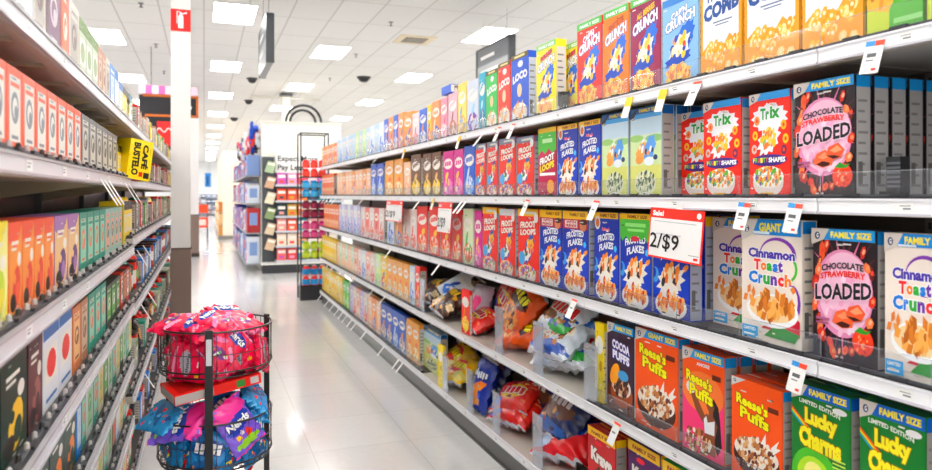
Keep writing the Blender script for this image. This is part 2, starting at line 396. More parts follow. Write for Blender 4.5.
def d_ff(key, var):
    a = Art(base='1c3fa8', side='b8bccb', top='f2c41c')
    a.poly([(.5, .5), (.9, .66), (1, .5), (1, .2), (0, .2), (0, .45)], '2450c0')
    a.text('FROSTED', .16, .665, .84, .745, 'f4f6ff', '102a70', .05, .03, arc=.02, slope=.04)
    a.text('FLAKES', .22, .565, .80, .645, 'f4f6ff', '102a70', .05, .03, arc=.02, slope=.04)
    a.ell(.88, .6, .06, None, '58c8f0', 5); a.ell(.9, .5, .09, .03, 'f5a030', 8, .3)
    a.ell(.06, .4, .1, .08, '58a8e0', 12); a.ell(.02, .42, .06, .05, '1c3fa8', 12)
    a.ell(.5, .36, .36, .15, 'f4efe6', 22, .2, .18); a.heap(.5, .40, .26, .11, ['f0993a', 'f6b45a', 'e07a28', 'fbe6c4', '2a2a34'], 24, .06, 14); a.ell(.5, .28, .22, .06, 'fbf6ee', 14, 0, .1)
    a.ell(.5, .12, .44, .13, 'f2f0ee', 22); a.heap(.5, .14, .38, .10, ['e89a4a', 'f4b868', 'd87a34', 'f8d8a8', 'c83a30'], 46, .05, 4)
    if var == 'plain': a.rect(0, .93, 1, 1, 'f2c41c'); a.text('FAMILY SIZE', .25, .945, .9, .985, '8a3a10', bold=.02); a.ell(.15, .88, .12, None, 'e6e0dc', 10); a.ell(.15, .88, .08, None, 'd07a40', 8); a.text("Kellogg's", .34, .78, .66, .83, 'e0304a', 'ffffff', .02, .02)
    if var == 'promo':
        a.rect(0, .90, 1, 1, 'f2c41c'); a.text('FAMILY SIZE', .3, .935, .9, .975, '8a3a10', bold=.02); a.rect(0, .78, 1, .90, 'b8203a'); a.rect(.1, .795, .6, .885, 'f0e6e4'); a.text('WITH', .15, .845, .55, .88, 'b8203a', bold=.03); a.text('FRIENDS', .13, .80, .57, .838, 'b8203a', bold=.03)
        a.ell(.82, .83, .13, .075, 'd9956e', 12); a.ell(.84, .87, .15, .035, '4a2a1c', 10); a.text("Kellogg's", .34, .755, .66, .775, 'ffffff')
    if var == 'green':
        a.rect(0, .94, 1, 1, 'f2c41c'); a.text('FAMILY SIZE', .25, .95, .9, .985, '8a3a10', bold=.02)
        a.poly([(0, .94), (1, .94), (1, .75), (.9, .70), (.82, .76), (.7, .72), (.6, .77), (.5, .71), (.4, .76), (.3, .70), (.2, .76), (.08, .70), (0, .75)], '58b84a'); a.rect(.18, .86, .85, .90, '9fe08a'); a.rect(.25, .81, .8, .84, '9fe08a'); a.ell(.5, .735, .14, .03, 'd03050', 12)
    reg(key, a, {'plain': 'blue frosted flake box with bowl', 'promo': 'blue flake box with red promotion band', 'green': 'blue flake box with dripping green band'}[var])
d_ff('ff', 'plain'); d_ff('ff_promo', 'promo'); d_ff('ff_green', 'green')
def d_froot(key, hd, desc):
    a = Art(base='e03a28', side='c4c6cc', top=hd)
    a.text('FROOT', .12, .735, .88, .83, 'fdf6ee', '8a1020', .04, .04, slope=.03); a.text('LOOPS', .12, .635, .88, .72, 'fdf6ee', '8a1020', .04, .04, slope=.03)
    a.ell(.55, .44, .3, .15, '2a6ab0', 18, .6, .12); a.ell(.60, .46, .2, .10, 'f6b52a', 14, .5, .1); a.ell(.44, .36, .2, .09, 'f4efe8', 14, .2, .12); a.ell(.2, .3, .16, .1, '5ab0e0', 12); a.heap(.55, .42, .26, .12, ['f2a030', '50b060', 'e05a90', '1c2c5a', 'f0d040'], 12, .05, 4)
    a.bowl(.46, .12, .42, .12, 'f2e4e0', ['f2a030', '50b060', 'e05a90', '6a70d0', 'f0d040', 'e8503a'], 50, .04, 8, ring=False)
    a.rect(0, .9, 1, 1, hd); a.rect(.3, .93, .9, .965, 'e8e4da'); a.ell(.9, .88, .1, None, 'f2f2f2', 10)
    reg(key, a, desc)
d_froot('froot', 'f4c21c', 'red loops box with yellow header'); d_froot('froot_grey', '8f98b0', 'red loops box with slate header'); d_froot('froot_white', 'e6e8ee', 'red loops box with white header')
def d_fg():
    a = Art(base='b81858', side='c9c2c8', top='f2c81c'); a.poly([(0, 1), (1, 1), (1, .68), (.8, .62), (.6, .7), (.4, .62), (.2, .68), (0, .6)], '58b84a'); a.rect(0, .93, 1, 1, 'f2c81c'); a.rect(.25, .78, .8, .84, 'cdeec0')
    a.text('FROOT', .1, .5, .9, .6, 'ffffff', '7a1030', .04, .04, slope=.08); a.text('LOOPS', .1, .39, .9, .49, 'f8e040', '7a1030', .04, .04, slope=.08); a.rect(.1, .31, .95, .35, 'ffffff'); a.ell(.7, .15, .2, .1, 'f2b030', 12); reg('froot_green', a, 'magenta loops box with green drip band')
d_fg()
def d_crunch(key, base, flav, fc, desc, hdr='6ac06a', htxt='FAMILY SIZE', splash='f5c860'):
    a = Art(base=base, side='e4ded8', edge=base, top=base)
    if flav: a.text(flav, .22, .80, .82, .862, fc, '3a1a40', .03, .03, slope=.07)
    else: a.text("CAP'N", .25, .77, .70, .855, 'ffffff', '1c50a8', .05, .04, slope=.06)
    a.text('CRUNCH', .08, .655, .92, .775, 'ffffff', '1c50a8', .05, .04, slope=.10, arc=.01)
    a.ell(.56, .46, .38, .16, '2a78d0', 24, .5, .08); a.ell(.5, .42, .30, .13, 'fdf0e4', 22, .3, .14); a.ell(.44, .30, .36, .08, '2458b8', 16, .1, .12); a.heap(.52, .44, .26, .11, ['f6cf50', 'f0b060', '2458b8', 'e8503c', 'fff4e0'], 20, .06, 17)
    a.ell(.45, .13, .36, .13, splash, 16, wob=.12); a.heap(.45, .13, .32, .11, ['f4b84a', 'e89830', 'f8d888', 'e07a40'], 34, .055, 6)
    a.rect(0, .92, 1, 1, hdr); a.text(htxt, .12, .935, .9, .975, 'ffffff', bold=.03)
    reg(key, a, desc)
d_crunch('crunch_red', 'e8402e', '', 'ffffff', 'red crunch cereal box'); d_crunch('crunch_orange', 'f08a20', 'PEANUT BUTTER', 'c8602a', 'orange peanut butter crunch box')
d_crunch('crunch_maroon', '9c1f5a', 'ALL BERRIES', 'f5c82a', 'maroon berry crunch cereal box'); d_crunch('crunch_blue', '9cc8ea', '', 'ffffff', 'light blue crunch cereal box', '4a90d0', '')
d_crunch('crunch_yellow', 'f6e02a', 'BERRIES', 'd0306a', 'bright yellow crunch cereal box', '9cd08a')
def d_honey():
    a = Art(base='f5a81c', side='f0c060', top='f5a81c')
    a.poly([(.06, .98), (.94, .98), (.94, .40), (.85, .35), (.72, .42), (.6, .33), (.45, .36), (.3, .28), (.15, .34), (.06, .30)], 'eceff4')
    a.text('HONEY', .18, .80, .82, .92, '2a5aa0', 'ffffff', .02, .03, slope=.03); a.text('COMB', .08, .62, .95, .79, '2a5a9c', 'ffffff', .02, .045, slope=.07)
    a.rect(.32, .56, .78, .572, '5a6a90'); a.rect(.38, .53, .7, .54, '5a6a90')
    for i in range(30):
        rg = random.Random(i); u, v = rg.uniform(.08, .9), rg.uniform(.04, .36); a.ell(u, v, .07, None, ('f8c850', 'f4b430', 'fbe0a0', 'f0a020')[i % 4], 6, rg.random()); a.L -= .000056; a.ell(u, v, .03, None, 'fbe8c0', 6); a.L -= .000056
    a.L += .0003; reg('honey', a, 'white and amber honey cereal box')
d_honey()
def d_flake():
    a = Art(base='63b23c', side='5aa838', top='63b23c'); a.poly([(0, 0), (.42, 0), (.42, 1), (0, 1)], 'cbd63c'); a.poly([(.0, .9), (0, .25), (.4, .2), (.65, .4), (.75, .9)], 'e8b850'); a.heap(.35, .55, .34, .30, ['d89a3a', 'f0c058', 'b87a28', 'f6d888'], 90, .05, 12)
    a.rect(.5, .1, 1, .14, 'a8dc90'); reg('flake_green', a, 'green and lime golden flake box')
d_flake()
def d_loco(key, base, desc):
    a = Art(base=base, side='d4d8e2', top=base); a.text('LOCO', .1, .60, .95, .72, 'ffffff', None, 0, .05, slope=.05, arc=.02); a.ell(.55, .85, .16, .05, 'f0f0f0', 10); a.ell(.5, .47, .14, .10, 'f2d8b8', 12); a.bowl(.5, .16, .44, .16, 'f0e8e0', ['f4c8a8', 'e88a60', 'f8e0c0', 'f0b050', 'e8f0f0'], 40, .06, 5); a.rect(0, .93, 1, 1, '6b5a2c'); a.rect(.2, .95, .8, .98, 'e8d8a0'); reg(key, a, desc)
d_loco('loco_blue', '2463c8', 'royal blue round-logo cereal box'); d_loco('loco_red', 'ee4a36', 'coral red round-logo cereal box'); d_loco('loco_green', '3fbe5c', 'green round-logo cereal box')
def d_reese(key, var):
    a = Art(base='f0641e', side='b9b2ac', top='2a9fd8')
    if var == 'amore':
        a.poly([(0, 0), (1, 0), (1, .55), (0, .7)], 'f0508a'); a.ell(.5, .6, .5, .2, 'f58a4a', 20)
        a.poly([(.60, .50), (.66, .56), (.78, .58), (.88, .52), (.92, .40), (.96, .16), (.86, .06), (.80, .14), (.76, .36)], '1c1416')
        a.ell(.70, .50, .085, .058, '8f5636', 16); a.poly([(.66, .46), (.76, .46), (.76, .40), (.66, .40)], '8f5636')
        a.poly([(.52, .38), (.60, .42), (.78, .41), (.86, .34), (.80, .20), (.82, .04), (.52, .04), (.56, .20)], '8f5636'); a.poly([(.54, .36), (.60, .40), (.63, .34), (.72, .36), (.80, .38), (.79, .24), (.56, .23)], 'f0f0f4'); a.poly([(.20, .58), (.27, .62), (.56, .40), (.52, .32), (.34, .42)], '8f5636'); a.ell(.22, .62, .12, .06, 'f4f0f0', 12)
        a.heap(.38, .12, .32, .12, ['c88a58', 'e8c8a0', '8a4a2c', 'f4ece0'], 70, .04, 3)
        a.text("AMORE", .36, .85, .68, .885, 'ffe8f0', bold=.03)
    else:
        a.ell(.5, .24, .46, .20, '4a2216', 24); a.ell(.5, .30, .44, .14, 'f6efe6', 24); a.heap(.5, .30, .38, .15, ['c08450', 'a4643a', 'e0b888', '6a3420', 'f6ece0'], 110, .04, 3)
        a.poly([(.8, .42), (.95, .52), (.9, .44), (.98, .44), (.84, .36)], 'f8f4ee'); a.poly([(.6, .42), (.7, .54), (.7, .42)], 'f8f4ee')
    dy = -.06 if var == 'amore' else 0
    a.text("Reese's", .10, .72 + dy, .74, .83 + dy, 'f8e81c', '3a2210', .03, .03, slope=-.05); a.text('Puffs', .18, .585 + dy, .76, .705 + dy, 'f8e81c', '3a2210', .03, .03, slope=-.05)
    a.rect(.74, .76, .94, .81, '6a2a16'); header(a, '2a9fd8', {'amore': 'FAMILY SIZE', 'giant': 'GIANT SIZE', 'std': ''}[var] or None, 'f8e23a', h=.09) if var != 'std' else a.poly([(0, 1), (.3, 1), (.0, .9)], 'e0dcd8')
    if var == 'std': a.text('G', .04, .95, .1, .985, '3a5a8a')
    reg(key, a, {'std': 'orange peanut butter puff box, no header', 'giant': 'orange peanut butter puff box, blue header', 'amore': 'pink and orange puff box with woman'}[var])
d_reese('reese', 'std'); d_reese('reese_giant', 'giant'); d_reese('amore', 'amore')
def d_cocoa():
    a = Art(base='3a2238', side='e8e0da', top='2a9fd8'); a.rect(0, .0, 1, .28, '5a2c1c'); a.ell(.55, .22, .42, .16, 'a85a30', 18); a.ell(.55, .30, .36, .12, 'f0e4d8', 18); a.heap(.55, .30, .3, .12, ['5a2c1c', '7a4028', '3a1a10', 'd8b08a'], 60, .05, 5); a.ell(.3, .42, .2, .11, 'f2a830', 12, .4); a.ell(.62, .43, .2, .06, '58a8d8', 12)
    a.text('COCOA', .2, .70, .86, .80, 'f6f4fa', '5a60c0', .06, .04, slope=-.04); a.text('PUFFS', .22, .58, .86, .68, 'f6f4fa', '5a60c0', .06, .04, slope=-.04); header(a, '2a9fd8', 'FAMILY SIZE', 'f8e23a', h=.09); reg('cocoa', a, 'dark cocoa puff cereal box')
d_cocoa()
def d_lucky():
    a = Art(base='1d7a34', side='a8a49e', top='1f6fc0'); a.ell(.42, .28, .42, .24, '5ab83a', 24); a.ell(.4, .28, .3, .17, 'b8dc40', 20); a.ell(.4, .30, .18, .11, 'f4f0a0', 16)
    for i, c in enumerate(('e84a30', 'f09a28', 'f6dc3a', '4ab84a', '3a90d8')): a.poly([(0, .80 - i * .012), (.35, .66 - i * .012), (.35, .648 - i * .012), (0, .788 - i * .012)], c)
    a.text('LIMITED EDITION', .14, .83, .84, .865, 'f0f4e8', bold=.02, slope=-.04, arc=.01)
    a.text('Lucky', .24, .655, .80, .815, 'fbe840', 'b06a1c', .03, .05, slope=-.02); a.text('Charms', .14, .50, .86, .66, 'fbe840', 'b06a1c', .03, .05, slope=-.03)
    a.heap(.42, .08, .4, .1, ['f4e4a0', 'f08a9a', '8ad0f0', 'e8c068', 'f6f0d8', 'f0a040'], 70, .05, 3)
    for i in range(4): a.rect(.72, .40 + i * .03, .93, .412 + i * .03, 'cfe87a'); a.rect(.06, .20 + i * .022, .3, .212 + i * .022, 'e8ec60')
    header(a, '1f6fc0', 'FAMILY SIZE', 'f8e23a', h=.09); a.ell(.84, .87, .12, .025, 'f2f0f0', 12); reg('lucky', a, 'green marshmallow cereal box with rainbow')
d_lucky()
def d_krave(key, base, desc):
    a = Art(base=base, side='b4aca8', top='f4c41c'); a.text('Krave', .12, .56, .9, .74, 'fbf4ee', '1c0c10', .03, .05, slope=-.04); a.ell(.4, .83, .14, .03, 'e0203a', 10); a.heap(.5, .25, .42, .24, ['5a2a1c', '8a4a2c', 'c88a58', '3a1a14'], 60, .07, 4); a.rect(0, .89, 1, 1, 'f4c41c'); a.text('FAMILY SIZE', .14, .92, .88, .965, '9a2a18', bold=.03); reg(key, a, desc)
d_krave('krave', 'c41f2a', 'red chocolate-filled cereal box, white script'); d_krave('krave_purple', '5c2468', 'purple chocolate-filled cereal box, white script')
d_krave('krave_green', '35a84a', 'green filled cereal box, yellow header')
# -- simpler cartons
def d_simple(key, base, accent, third, desc, word='', hdr=None, W=.2, H=.3, side='d9d4ce', Dp=.058, kind=0):
    a = Art(W, H, Dp, base=base, side=side, top=hdr or base)
    rg = random.Random(key)
    a.ell(.5, .22, .42, .18, accent, 14, wob=.05); a.heap(.5, .22, .34, .15, [third, accent, 'f6ead8', base], 26, .07, len(key))
    a.ell(.5, .72, .42, .12, third if kind % 2 else 'faf6f0', 14)
    if word:
        u = .18; sl = rg.uniform(-.02, .03)
        for q in range(len(word)):
            wd = .62 / len(word); a.poly([(u, .675 + sl * q), (u + wd * .8, .675 + sl * q), (u + wd * .86, .765 + sl * q), (u + wd * .1, .765 + sl * q)], accent if kind % 2 else base); u += wd
    a.ell(.3 + .4 * rg.random(), .46, .16, .07, third, 10, rg.random())
    if hdr: a.rect(0, .92, 1, 1, hdr)
    reg(key, a, desc)
for k in (
    ('pink', 'f3c8d4', 'c88a78', '9a5a48', 'pale pink cereal box with brown scoop', 'OATS'), ('pink_plain', 'f0a8bc', 'f8e4e8', 'd86a88', 'rose pink cereal box', 'CHEX'),
    ('yellow_pale', 'f6e27a', 'f2b84a', '7ab0d8', 'lemon yellow cereal box', 'CORN'), ('pastel_mix', 'dfe6f2', '8a4ab8', 'a8d8f0', 'pastel lilac and blue cereal box', 'RICE'),
    ('teal', '2ab0c8', '1c80a8', 'c8ecf0', 'teal edged cereal box', 'GRAIN'), ('orange_blue', 'f2a05a', '2a70c8', 'f6e0c8', 'orange cereal box with blue logo', 'KIX'),
    ('multi', 'f6d040', 'e85a40', '3a70c8', 'yellow, red and blue cereal box', 'POPS'), ('blue_c', '2f6fd0', 'e6eef8', 'f2b050', 'mid blue cereal box with white bowl', 'CRISP'),
    ('pink_white', 'f4e6ea', 'e8a0b0', 'c05a78', 'white cereal box with pink bowl', 'SILK'), ('orange_soft', 'f4a85c', 'fbe4c8', '5a70c8', 'soft orange cereal box', 'OAT'),
    ('orange_far', 'f08a48', 'f8d8b0', 'c8502c', 'burnt orange cereal box', 'HOT'), ('blue_pale', 'cfe6f8', '8ac0ec', 'f4d8a8', 'pale blue cereal box', 'LITE'),
    ('green_pale', 'dcefc0', 'a8d890', 'f4e8a8', 'pale green cereal box', 'BRAN'), ('blue_white', 'e8f0fa', '4a88d8', '2a5ab8', 'white cereal box with blue logo', 'RICE'),
    ('magenta', 'd8289c', 'f090d0', 'f8d840', 'magenta cereal box with yellow logo', 'POP'), ('choc', '7a5238', 'f2d030', 'e8c088', 'brown chocolate cereal box with yellow logo', 'COCO'),
    ('blue_deep', '1f68c8', '9ac4f0', 'e8eef8', 'deep blue cereal box', 'WHEAT'), ('orange_yellow', 'f6b048', 'fbe8b8', 'e8782c', 'amber cereal box', 'HONEY'),
    ('peach', 'f8d0b0', 'f4a878', 'fbeee0', 'pale peach cereal box', 'OATS'), ('trix_pale', 'e6efd0', 'e8503c', '58b868', 'pale green cereal box with red fruit', 'TRIX'),
    ('ribbon', 'e23a2e', 'f4a890', 'f6c81c', 'red cereal box with yellow ribbon', 'BERRY'), ('red_white', 'f2e6e2', 'ee6a58', 'd8402c', 'white cereal box with red bowl', 'K'),
    ('red_soft', 'f09088', 'fbe0d8', 'd84a40', 'light red cereal box', 'K'), ('lilac', 'd8ccec', '8a78c8', 'f4ecf8', 'lilac cereal box', 'GOOD'),
    ('yellow', 'f8cc1c', 'f8e48a', 'e89a1c', 'golden yellow oat cereal box', 'OATS'), ('mint', 'd8ecd8', 'f0c8a8', '8ac8a8', 'mint green granola box', 'GRAN'),
    ('green', '5ac04a', 'e8f4c8', 'f6e05a', 'bright green cereal box', 'NUT'), ('salmon', 'f2b8a4', 'fbeae2', 'd87a60', 'salmon pink granola box', 'BAR'),
    ('blue_oat', '2a64c0', 'f4ecd8', 'f0a848', 'blue oat square cereal box', 'LIFE')):
    d_simple(*k)
d_simple('spine_yellow', 'f8d81c', 'f0e060', 'c8a010', 'narrow yellow printed divider card', '', W=.07, Dp=.02)
d_simple('spine_red', 'e02c20', 'f8d830', 'f0a020', 'narrow red and yellow divider card', '', W=.07, Dp=.02)

# ============================================================ RIGHT GONDOLA
XR = 1.57; LIPR = [1.928, 1.521, 1.076, .627, .157]
RN = ['top', 'second', 'third', 'fourth', 'bottom']
XB = XR + .05
def shelf_mesh(L, dep, sgn):
    # local: runs +Y from 0..L, lip at x=0, shelf extends to sgn*dep ; z=0 lip centre
    b = MB(); g = .003
    def bx(x0, y0, z0, x1, y1, z1, c, m='metal'): b.box(min(x0 * sgn, x1 * sgn), y0, z0, max(x0 * sgn, x1 * sgn), y1, z1, c, m)
    bx(.004, g, -.012, dep, L - g, .012, 'cac4bc'); bx(.004, g, -.024, .03, L - g, -.006, 'c0b8ac'); 
    for y in (L * .25, L * .5, L * .75): bx(.03, y - .01, -.022, dep, y + .01, -.012, 'beb09c')
    return b.mesh('shelf')
def lip_mesh(L, sgn):
    b = MB(); g = .003
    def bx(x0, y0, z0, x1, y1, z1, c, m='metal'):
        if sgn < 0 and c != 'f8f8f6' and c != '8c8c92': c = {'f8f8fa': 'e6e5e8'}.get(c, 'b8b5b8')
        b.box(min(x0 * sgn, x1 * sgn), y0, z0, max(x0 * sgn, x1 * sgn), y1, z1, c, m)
    bx(-.004, g, -.020, .004, L - g, .018, 'f8f8fa'); bx(-.008, g, .014, .004, L - g, .020, 'eeeef2'); bx(-.008, g, -.022, .004, L - g, -.016, 'd4d2d8')
    for i in range(3):
        y = L * (.18 + .3 * i); bx(-.0052, y, -.012, -.0045, y + .05, .010, 'f8f8f6', 'card'); bx(-.0056, y + .006, -.006, -.0053, y + .026, -.002, '8c8c92', 'card'); bx(-.0056, y + .006, .002, -.0053, y + .034, .004, '8c8c92', 'card')
    return b.mesh('price_strip')
def tray_mesh(L, sgn):
    b = MB(); g = .003
    if sgn < 0:
        for i in range(17): b.lathe([(.005, .02), (.006, .030), (.005, .042), (.001, .045)], 'c4beba' if i % 3 else '3a3634', 'plastic', 8, c=(-.016, .04 + i * L / 17.3))
    def bx(x0, y0, z0, x1, y1, z1, c, m='plastic'): b.box(min(x0 * sgn, x1 * sgn), y0, z0, max(x0 * sgn, x1 * sgn), y1, z1, c, m)
    bx(.006, g, .012, .034, L - g, .026, '2b2c30'); bx(.010, g, .026, .016, L - g, .031, '5a5c62'); bx(.034, g, .012, .44, L - g, .016, '3a3a3d')
    for i in range(9):
        y = L * (.05 + .107 * i); bx(.002, y, .026, .012, y + .045, .033, '3a3b40')
    return b.mesh('tray_rail')
def fence_mesh(W, H, sgn):
    b = MB(); x0, x1 = sorted((.013 * sgn, .0155 * sgn)); r = .012
    b.box(x0, 0, .028, x1, W, .028 + H, 'ffffff', 'clear'); b.box(x0 - .0005, 0, .028 + H - .002, x1 + .0005, W, .028 + H, 'ffffff', 'divider')
    b.box(x0 - .0005, 0, .028, x1 + .0005, .002, .028 + H, 'ffffff', 'divider')
    return b.mesh('clear_fence')
BAY = 1.25
BY0 = .2
sm = shelf_mesh(BAY, .46, 1); lm = lip_mesh(BAY, 1); tm = tray_mesh(BAY, 1); fen = fence_mesh(BAY / 4 - .012, .062, 1)
for k in range(8):
    y0 = BY0 + k * BAY
    o = empty('shelving_unit', (XR, y0, 0))
    b = MB(); b.box(.47, 0, 0, .5, BAY, 2.2, '4c4641', 'metal'); b.build('back_panel', o)
    b = MB(); b.box(.45, 0, 0, .475, .03, 2.2, '6a6662', 'metal')
    for i in range(50): b.box(.448, .010, .2 + i * .039, .4505, .018, .22 + i * .039, '1c1c1c', 'metal')
    b.build('upright', o)
    b = MB(); b.box(.03, 0, 0, .47, BAY, .13, '484848', 'metal'); b.box(.022, 0, 0, .03, BAY, .012, '3c3a38', 'metal'); b.build('kick_plate', o)
    for i, z in enumerate(LIPR):
        s_ = place(sm, 'shelf', o, (0, 0, z)); place(lm, 'price_strip', s_)
        mid = Yp(583, XR); 
        bagzone = i >= 3 and 2.65 < y0 + BAY / 2 < 5.3
        if not bagzone:
            place(tm, 'tray_rail', s_)
            if y0 < 7.5:
                for q in range(4): place(fen, 'clear_fence', s_, (0, q * BAY / 4 + .006, 0))
    tag(o, '%s white metal bay of the cereal shelving' % ORD[k], 'shelving', 'bays of the cereal shelving run')
b = MB(); b.box(XR + .5, BY0, 0, XR + 1.0, BY0 + 8 * BAY, .15, '6c6a68', 'metal'); b.box(XR + .5, BY0, 0, XR + .53, BY0 + 8 * BAY, 2.2, '8c857c', 'metal')
tag(b.build('gondola_back'), 'back half of the cereal shelving facing the next aisle', 'shelving')

items = []   # (row, px0, px1, design, ztop, setback, deep, lean)
def it(row, x0, x1, d, zt=None, sb=0, deep=0, lean=0): items.append([row, x0, x1, d, zt, sb, deep, lean])
def run(row, x0, x1, ds, zt=None, w=.2):
    Y0, Y1 = Yp(x1, XB), Yp(x0, XB); n = max(1, round((Y1 - Y0) / w))
    for i in range(n): items.append([row, None, (Y0 + (Y1 - Y0) * i / n, Y0 + (Y1 - Y0) * (i + 1) / n), ds[i % len(ds)], zt, 0, 0, 0])
# row 0 (top)
it(0, 926, 990, 'flake_green'); it(0, 866, 924, 'flake_green')
it(0, 801, 864.5, 'honey'); it(0, 743.5, 800, 'honey'); it(0, 700, 742.5, 'honey'); it(0, 662, 699, 'crunch_blue'); it(0, 630, 661, 'crunch_maroon', 2.335); it(0, 603, 629, 'crunch_orange', 2.335); it(0, 577, 602, 'crunch_red', 2.335)
it(0, 558, 580, 'crunch_yellow', 2.30, .075, 1); it(0, 536, 556.5, 'crunch_yellow', 2.32)
it(0, 511, 528.5, 'loco_blue', 2.325, 0, 1); it(0, 498, 510.5, 'loco_red', 2.315); it(0, 486, 497.5, 'loco_green', 2.30); it(0, 479, 485.5, 'teal', 2.31); it(0, 467, 478.5, 'pastel_mix', 2.29); it(0, 458, 466.5, 'yellow_pale', 2.30)
it(0, 448, 457.5, 'pink', 2.26); it(0, 440.5, 447.5, 'pink_plain', 2.25); it(0, 432, 440, 'orange_blue', 2.25); it(0, 427, 431.5, 'multi', 2.24); it(0, 419.5, 426.5, 'blue_c', 2.23); it(0, 412.5, 419, 'pink_white', 2.22); it(0, 404, 412, 'orange_soft', 2.25)
run(0, 384, 403.5, ['orange_soft', 'blue_c'], 2.27); run(0, 366, 384, ['blue_white', 'blue_pale'], 2.26); run(0, 352, 366, ['green_pale', 'blue_pale'], 2.26); run(0, 337, 352, ['blue_pale', 'blue_white'], 2.26); run(0, 322, 337, ['orange_far', 'orange_soft'], 2.24)
# row 1
it(1, 794, 856.5, 'loaded', 1.872, 0, 5); it(1, 749, 791, 'trix', 1.865, 0, 1); it(1, 703, 742, 'trix', 1.865); it(1, 681, 720, 'trix', 1.86, .09, 1); it(1, 630, 662, 'bluey', 1.895, 0, 4); it(1, 602, 628.5, 'bluey', 1.895)
it(1, 579, 601, 'ff', 1.885); it(1, 557.5, 578, 'ff', 1.885); it(1, 538, 556.5, 'froot_green', 1.89, 0, 1); it(1, 516.5, 534, 'froot_grey', 1.865, 0, 3); it(1, 499, 515.5, 'froot_grey', 1.875); it(1, 487, 498, 'froot_grey', 1.87); it(1, 475.5, 486, 'froot_grey', 1.87)
it(1, 464, 475, 'blue_deep', 1.87); it(1, 454, 463.5, 'magenta', 1.86); it(1, 443, 453.5, 'magenta', 1.86); it(1, 432, 441, 'choc', 1.87); it(1, 423, 431.5, 'choc', 1.87); it(1, 411, 421, 'choc', 1.88); it(1, 404, 410.5, 'peach', 1.83)
it(1, 394, 403, 'orange_yellow', 1.87); it(1, 385, 393.5, 'orange_yellow', 1.87); it(1, 377, 384, 'blue_deep', 1.86); it(1, 371, 376.5, 'blue_deep', 1.86); run(1, 337, 370.5, ['peach', 'orange_soft', 'peach'], 1.83); run(1, 322, 334, ['orange_far'], 1.84)
# row 2
it(2, 884, 954, 'ctc', 1.455); it(2, 812, 878, 'loaded', 1.457); it(2, 741, 803, 'ctc_giant', 1.475, 0, 0); it(2, 712, 768, 'ctc', 1.47, .09); it(2, 653, 690, 'ff', 1.475, 0, 4); it(2, 620, 651.5, 'ff_green', 1.475); it(2, 594, 619, 'ff', 1.475)
it(2, 562.5, 588.5, 'ff_promo', 1.475, 0, 1); it(2, 540, 562, 'ff_promo', 1.475); it(2, 518, 538.5, 'froot', 1.475); it(2, 499.5, 515, 'froot_white', 1.47, 0, 1); it(2, 482.5, 497.5, 'froot', 1.475); it(2, 474.5, 482, 'magenta', 1.45); it(2, 463, 473.5, 'trix_pale', 1.46)
it(2, 452, 462, 'ribbon', 1.45); it(2, 440.5, 451, 'ribbon', 1.45); it(2, 429, 439.5, 'ribbon', 1.46); it(2, 417, 427.5, 'ribbon', 1.46); it(2, 410, 416.5, 'red_white', 1.43); it(2, 403, 409.5, 'red_white', 1.43); it(2, 395, 402, 'orange_blue', 1.43); it(2, 387.5, 394, 'blue_white', 1.44)
run(2, 361, 384, ['red_white', 'red_soft'], 1.42); run(2, 339, 360.5, ['lilac', 'blue_white'], 1.43); run(2, 324, 338.5, ['orange_far'], 1.42)
# row 3
it(3, 859, 927, 'lucky', 1.015); it(3, 791, 851.5, 'lucky', 1.005, 0, 1); it(3, 731, 783, 'reese', .96, 0, 2); it(3, 682, 724.5, 'amore', 1.007, 0, 3); it(3, 635, 678.5, 'reese_giant', 1.024, 0, 2); it(3, 607, 634, 'cocoa', 1.01, 0, 1); it(3, 595, 604, 'spine_yellow', .99)
it(3, 461.5, 469.5, 'spine_red', .93, -.02); it(3, 415, 420, 'ribbon', .97, 0); it(3, 409.5, 414.5, 'blue_white', .96)
run(3, 387, 409, ['orange_yellow'], .96, .21); run(3, 375, 387, ['multi', 'green_pale', 'orange_blue'], .96); run(3, 354, 375, ['red_white', 'salmon', 'blue_white'], .95); run(3, 337, 354, ['mint', 'peach'], .95); run(3, 322, 336.5, ['yellow'], .96)
# row 4
it(4, 662, 700, 'krave_green', .555, 0, 1); it(4, 628, 660.5, 'krave_purple', .56, 0, 1); it(4, 587.5, 616, 'krave', .517, 0, 2); it(4, 438, 443, 'spine_yellow', .47, -.03); it(4, 423, 441, 'bluey', .50, .04)
run(4, 406.5, 419, ['orange_yellow'], .50); run(4, 381, 405.5, ['blue_oat', 'blue_deep', 'blue_oat'], .50); run(4, 368, 380.5, ['peach', 'orange_blue'], .50); run(4, 350, 367.5, ['red_white', 'lilac', 'salmon'], .50); run(4, 343, 349.5, ['green'], .50); run(4, 322, 342.5, ['yellow', 'yellow_pale', 'yellow'], .50)

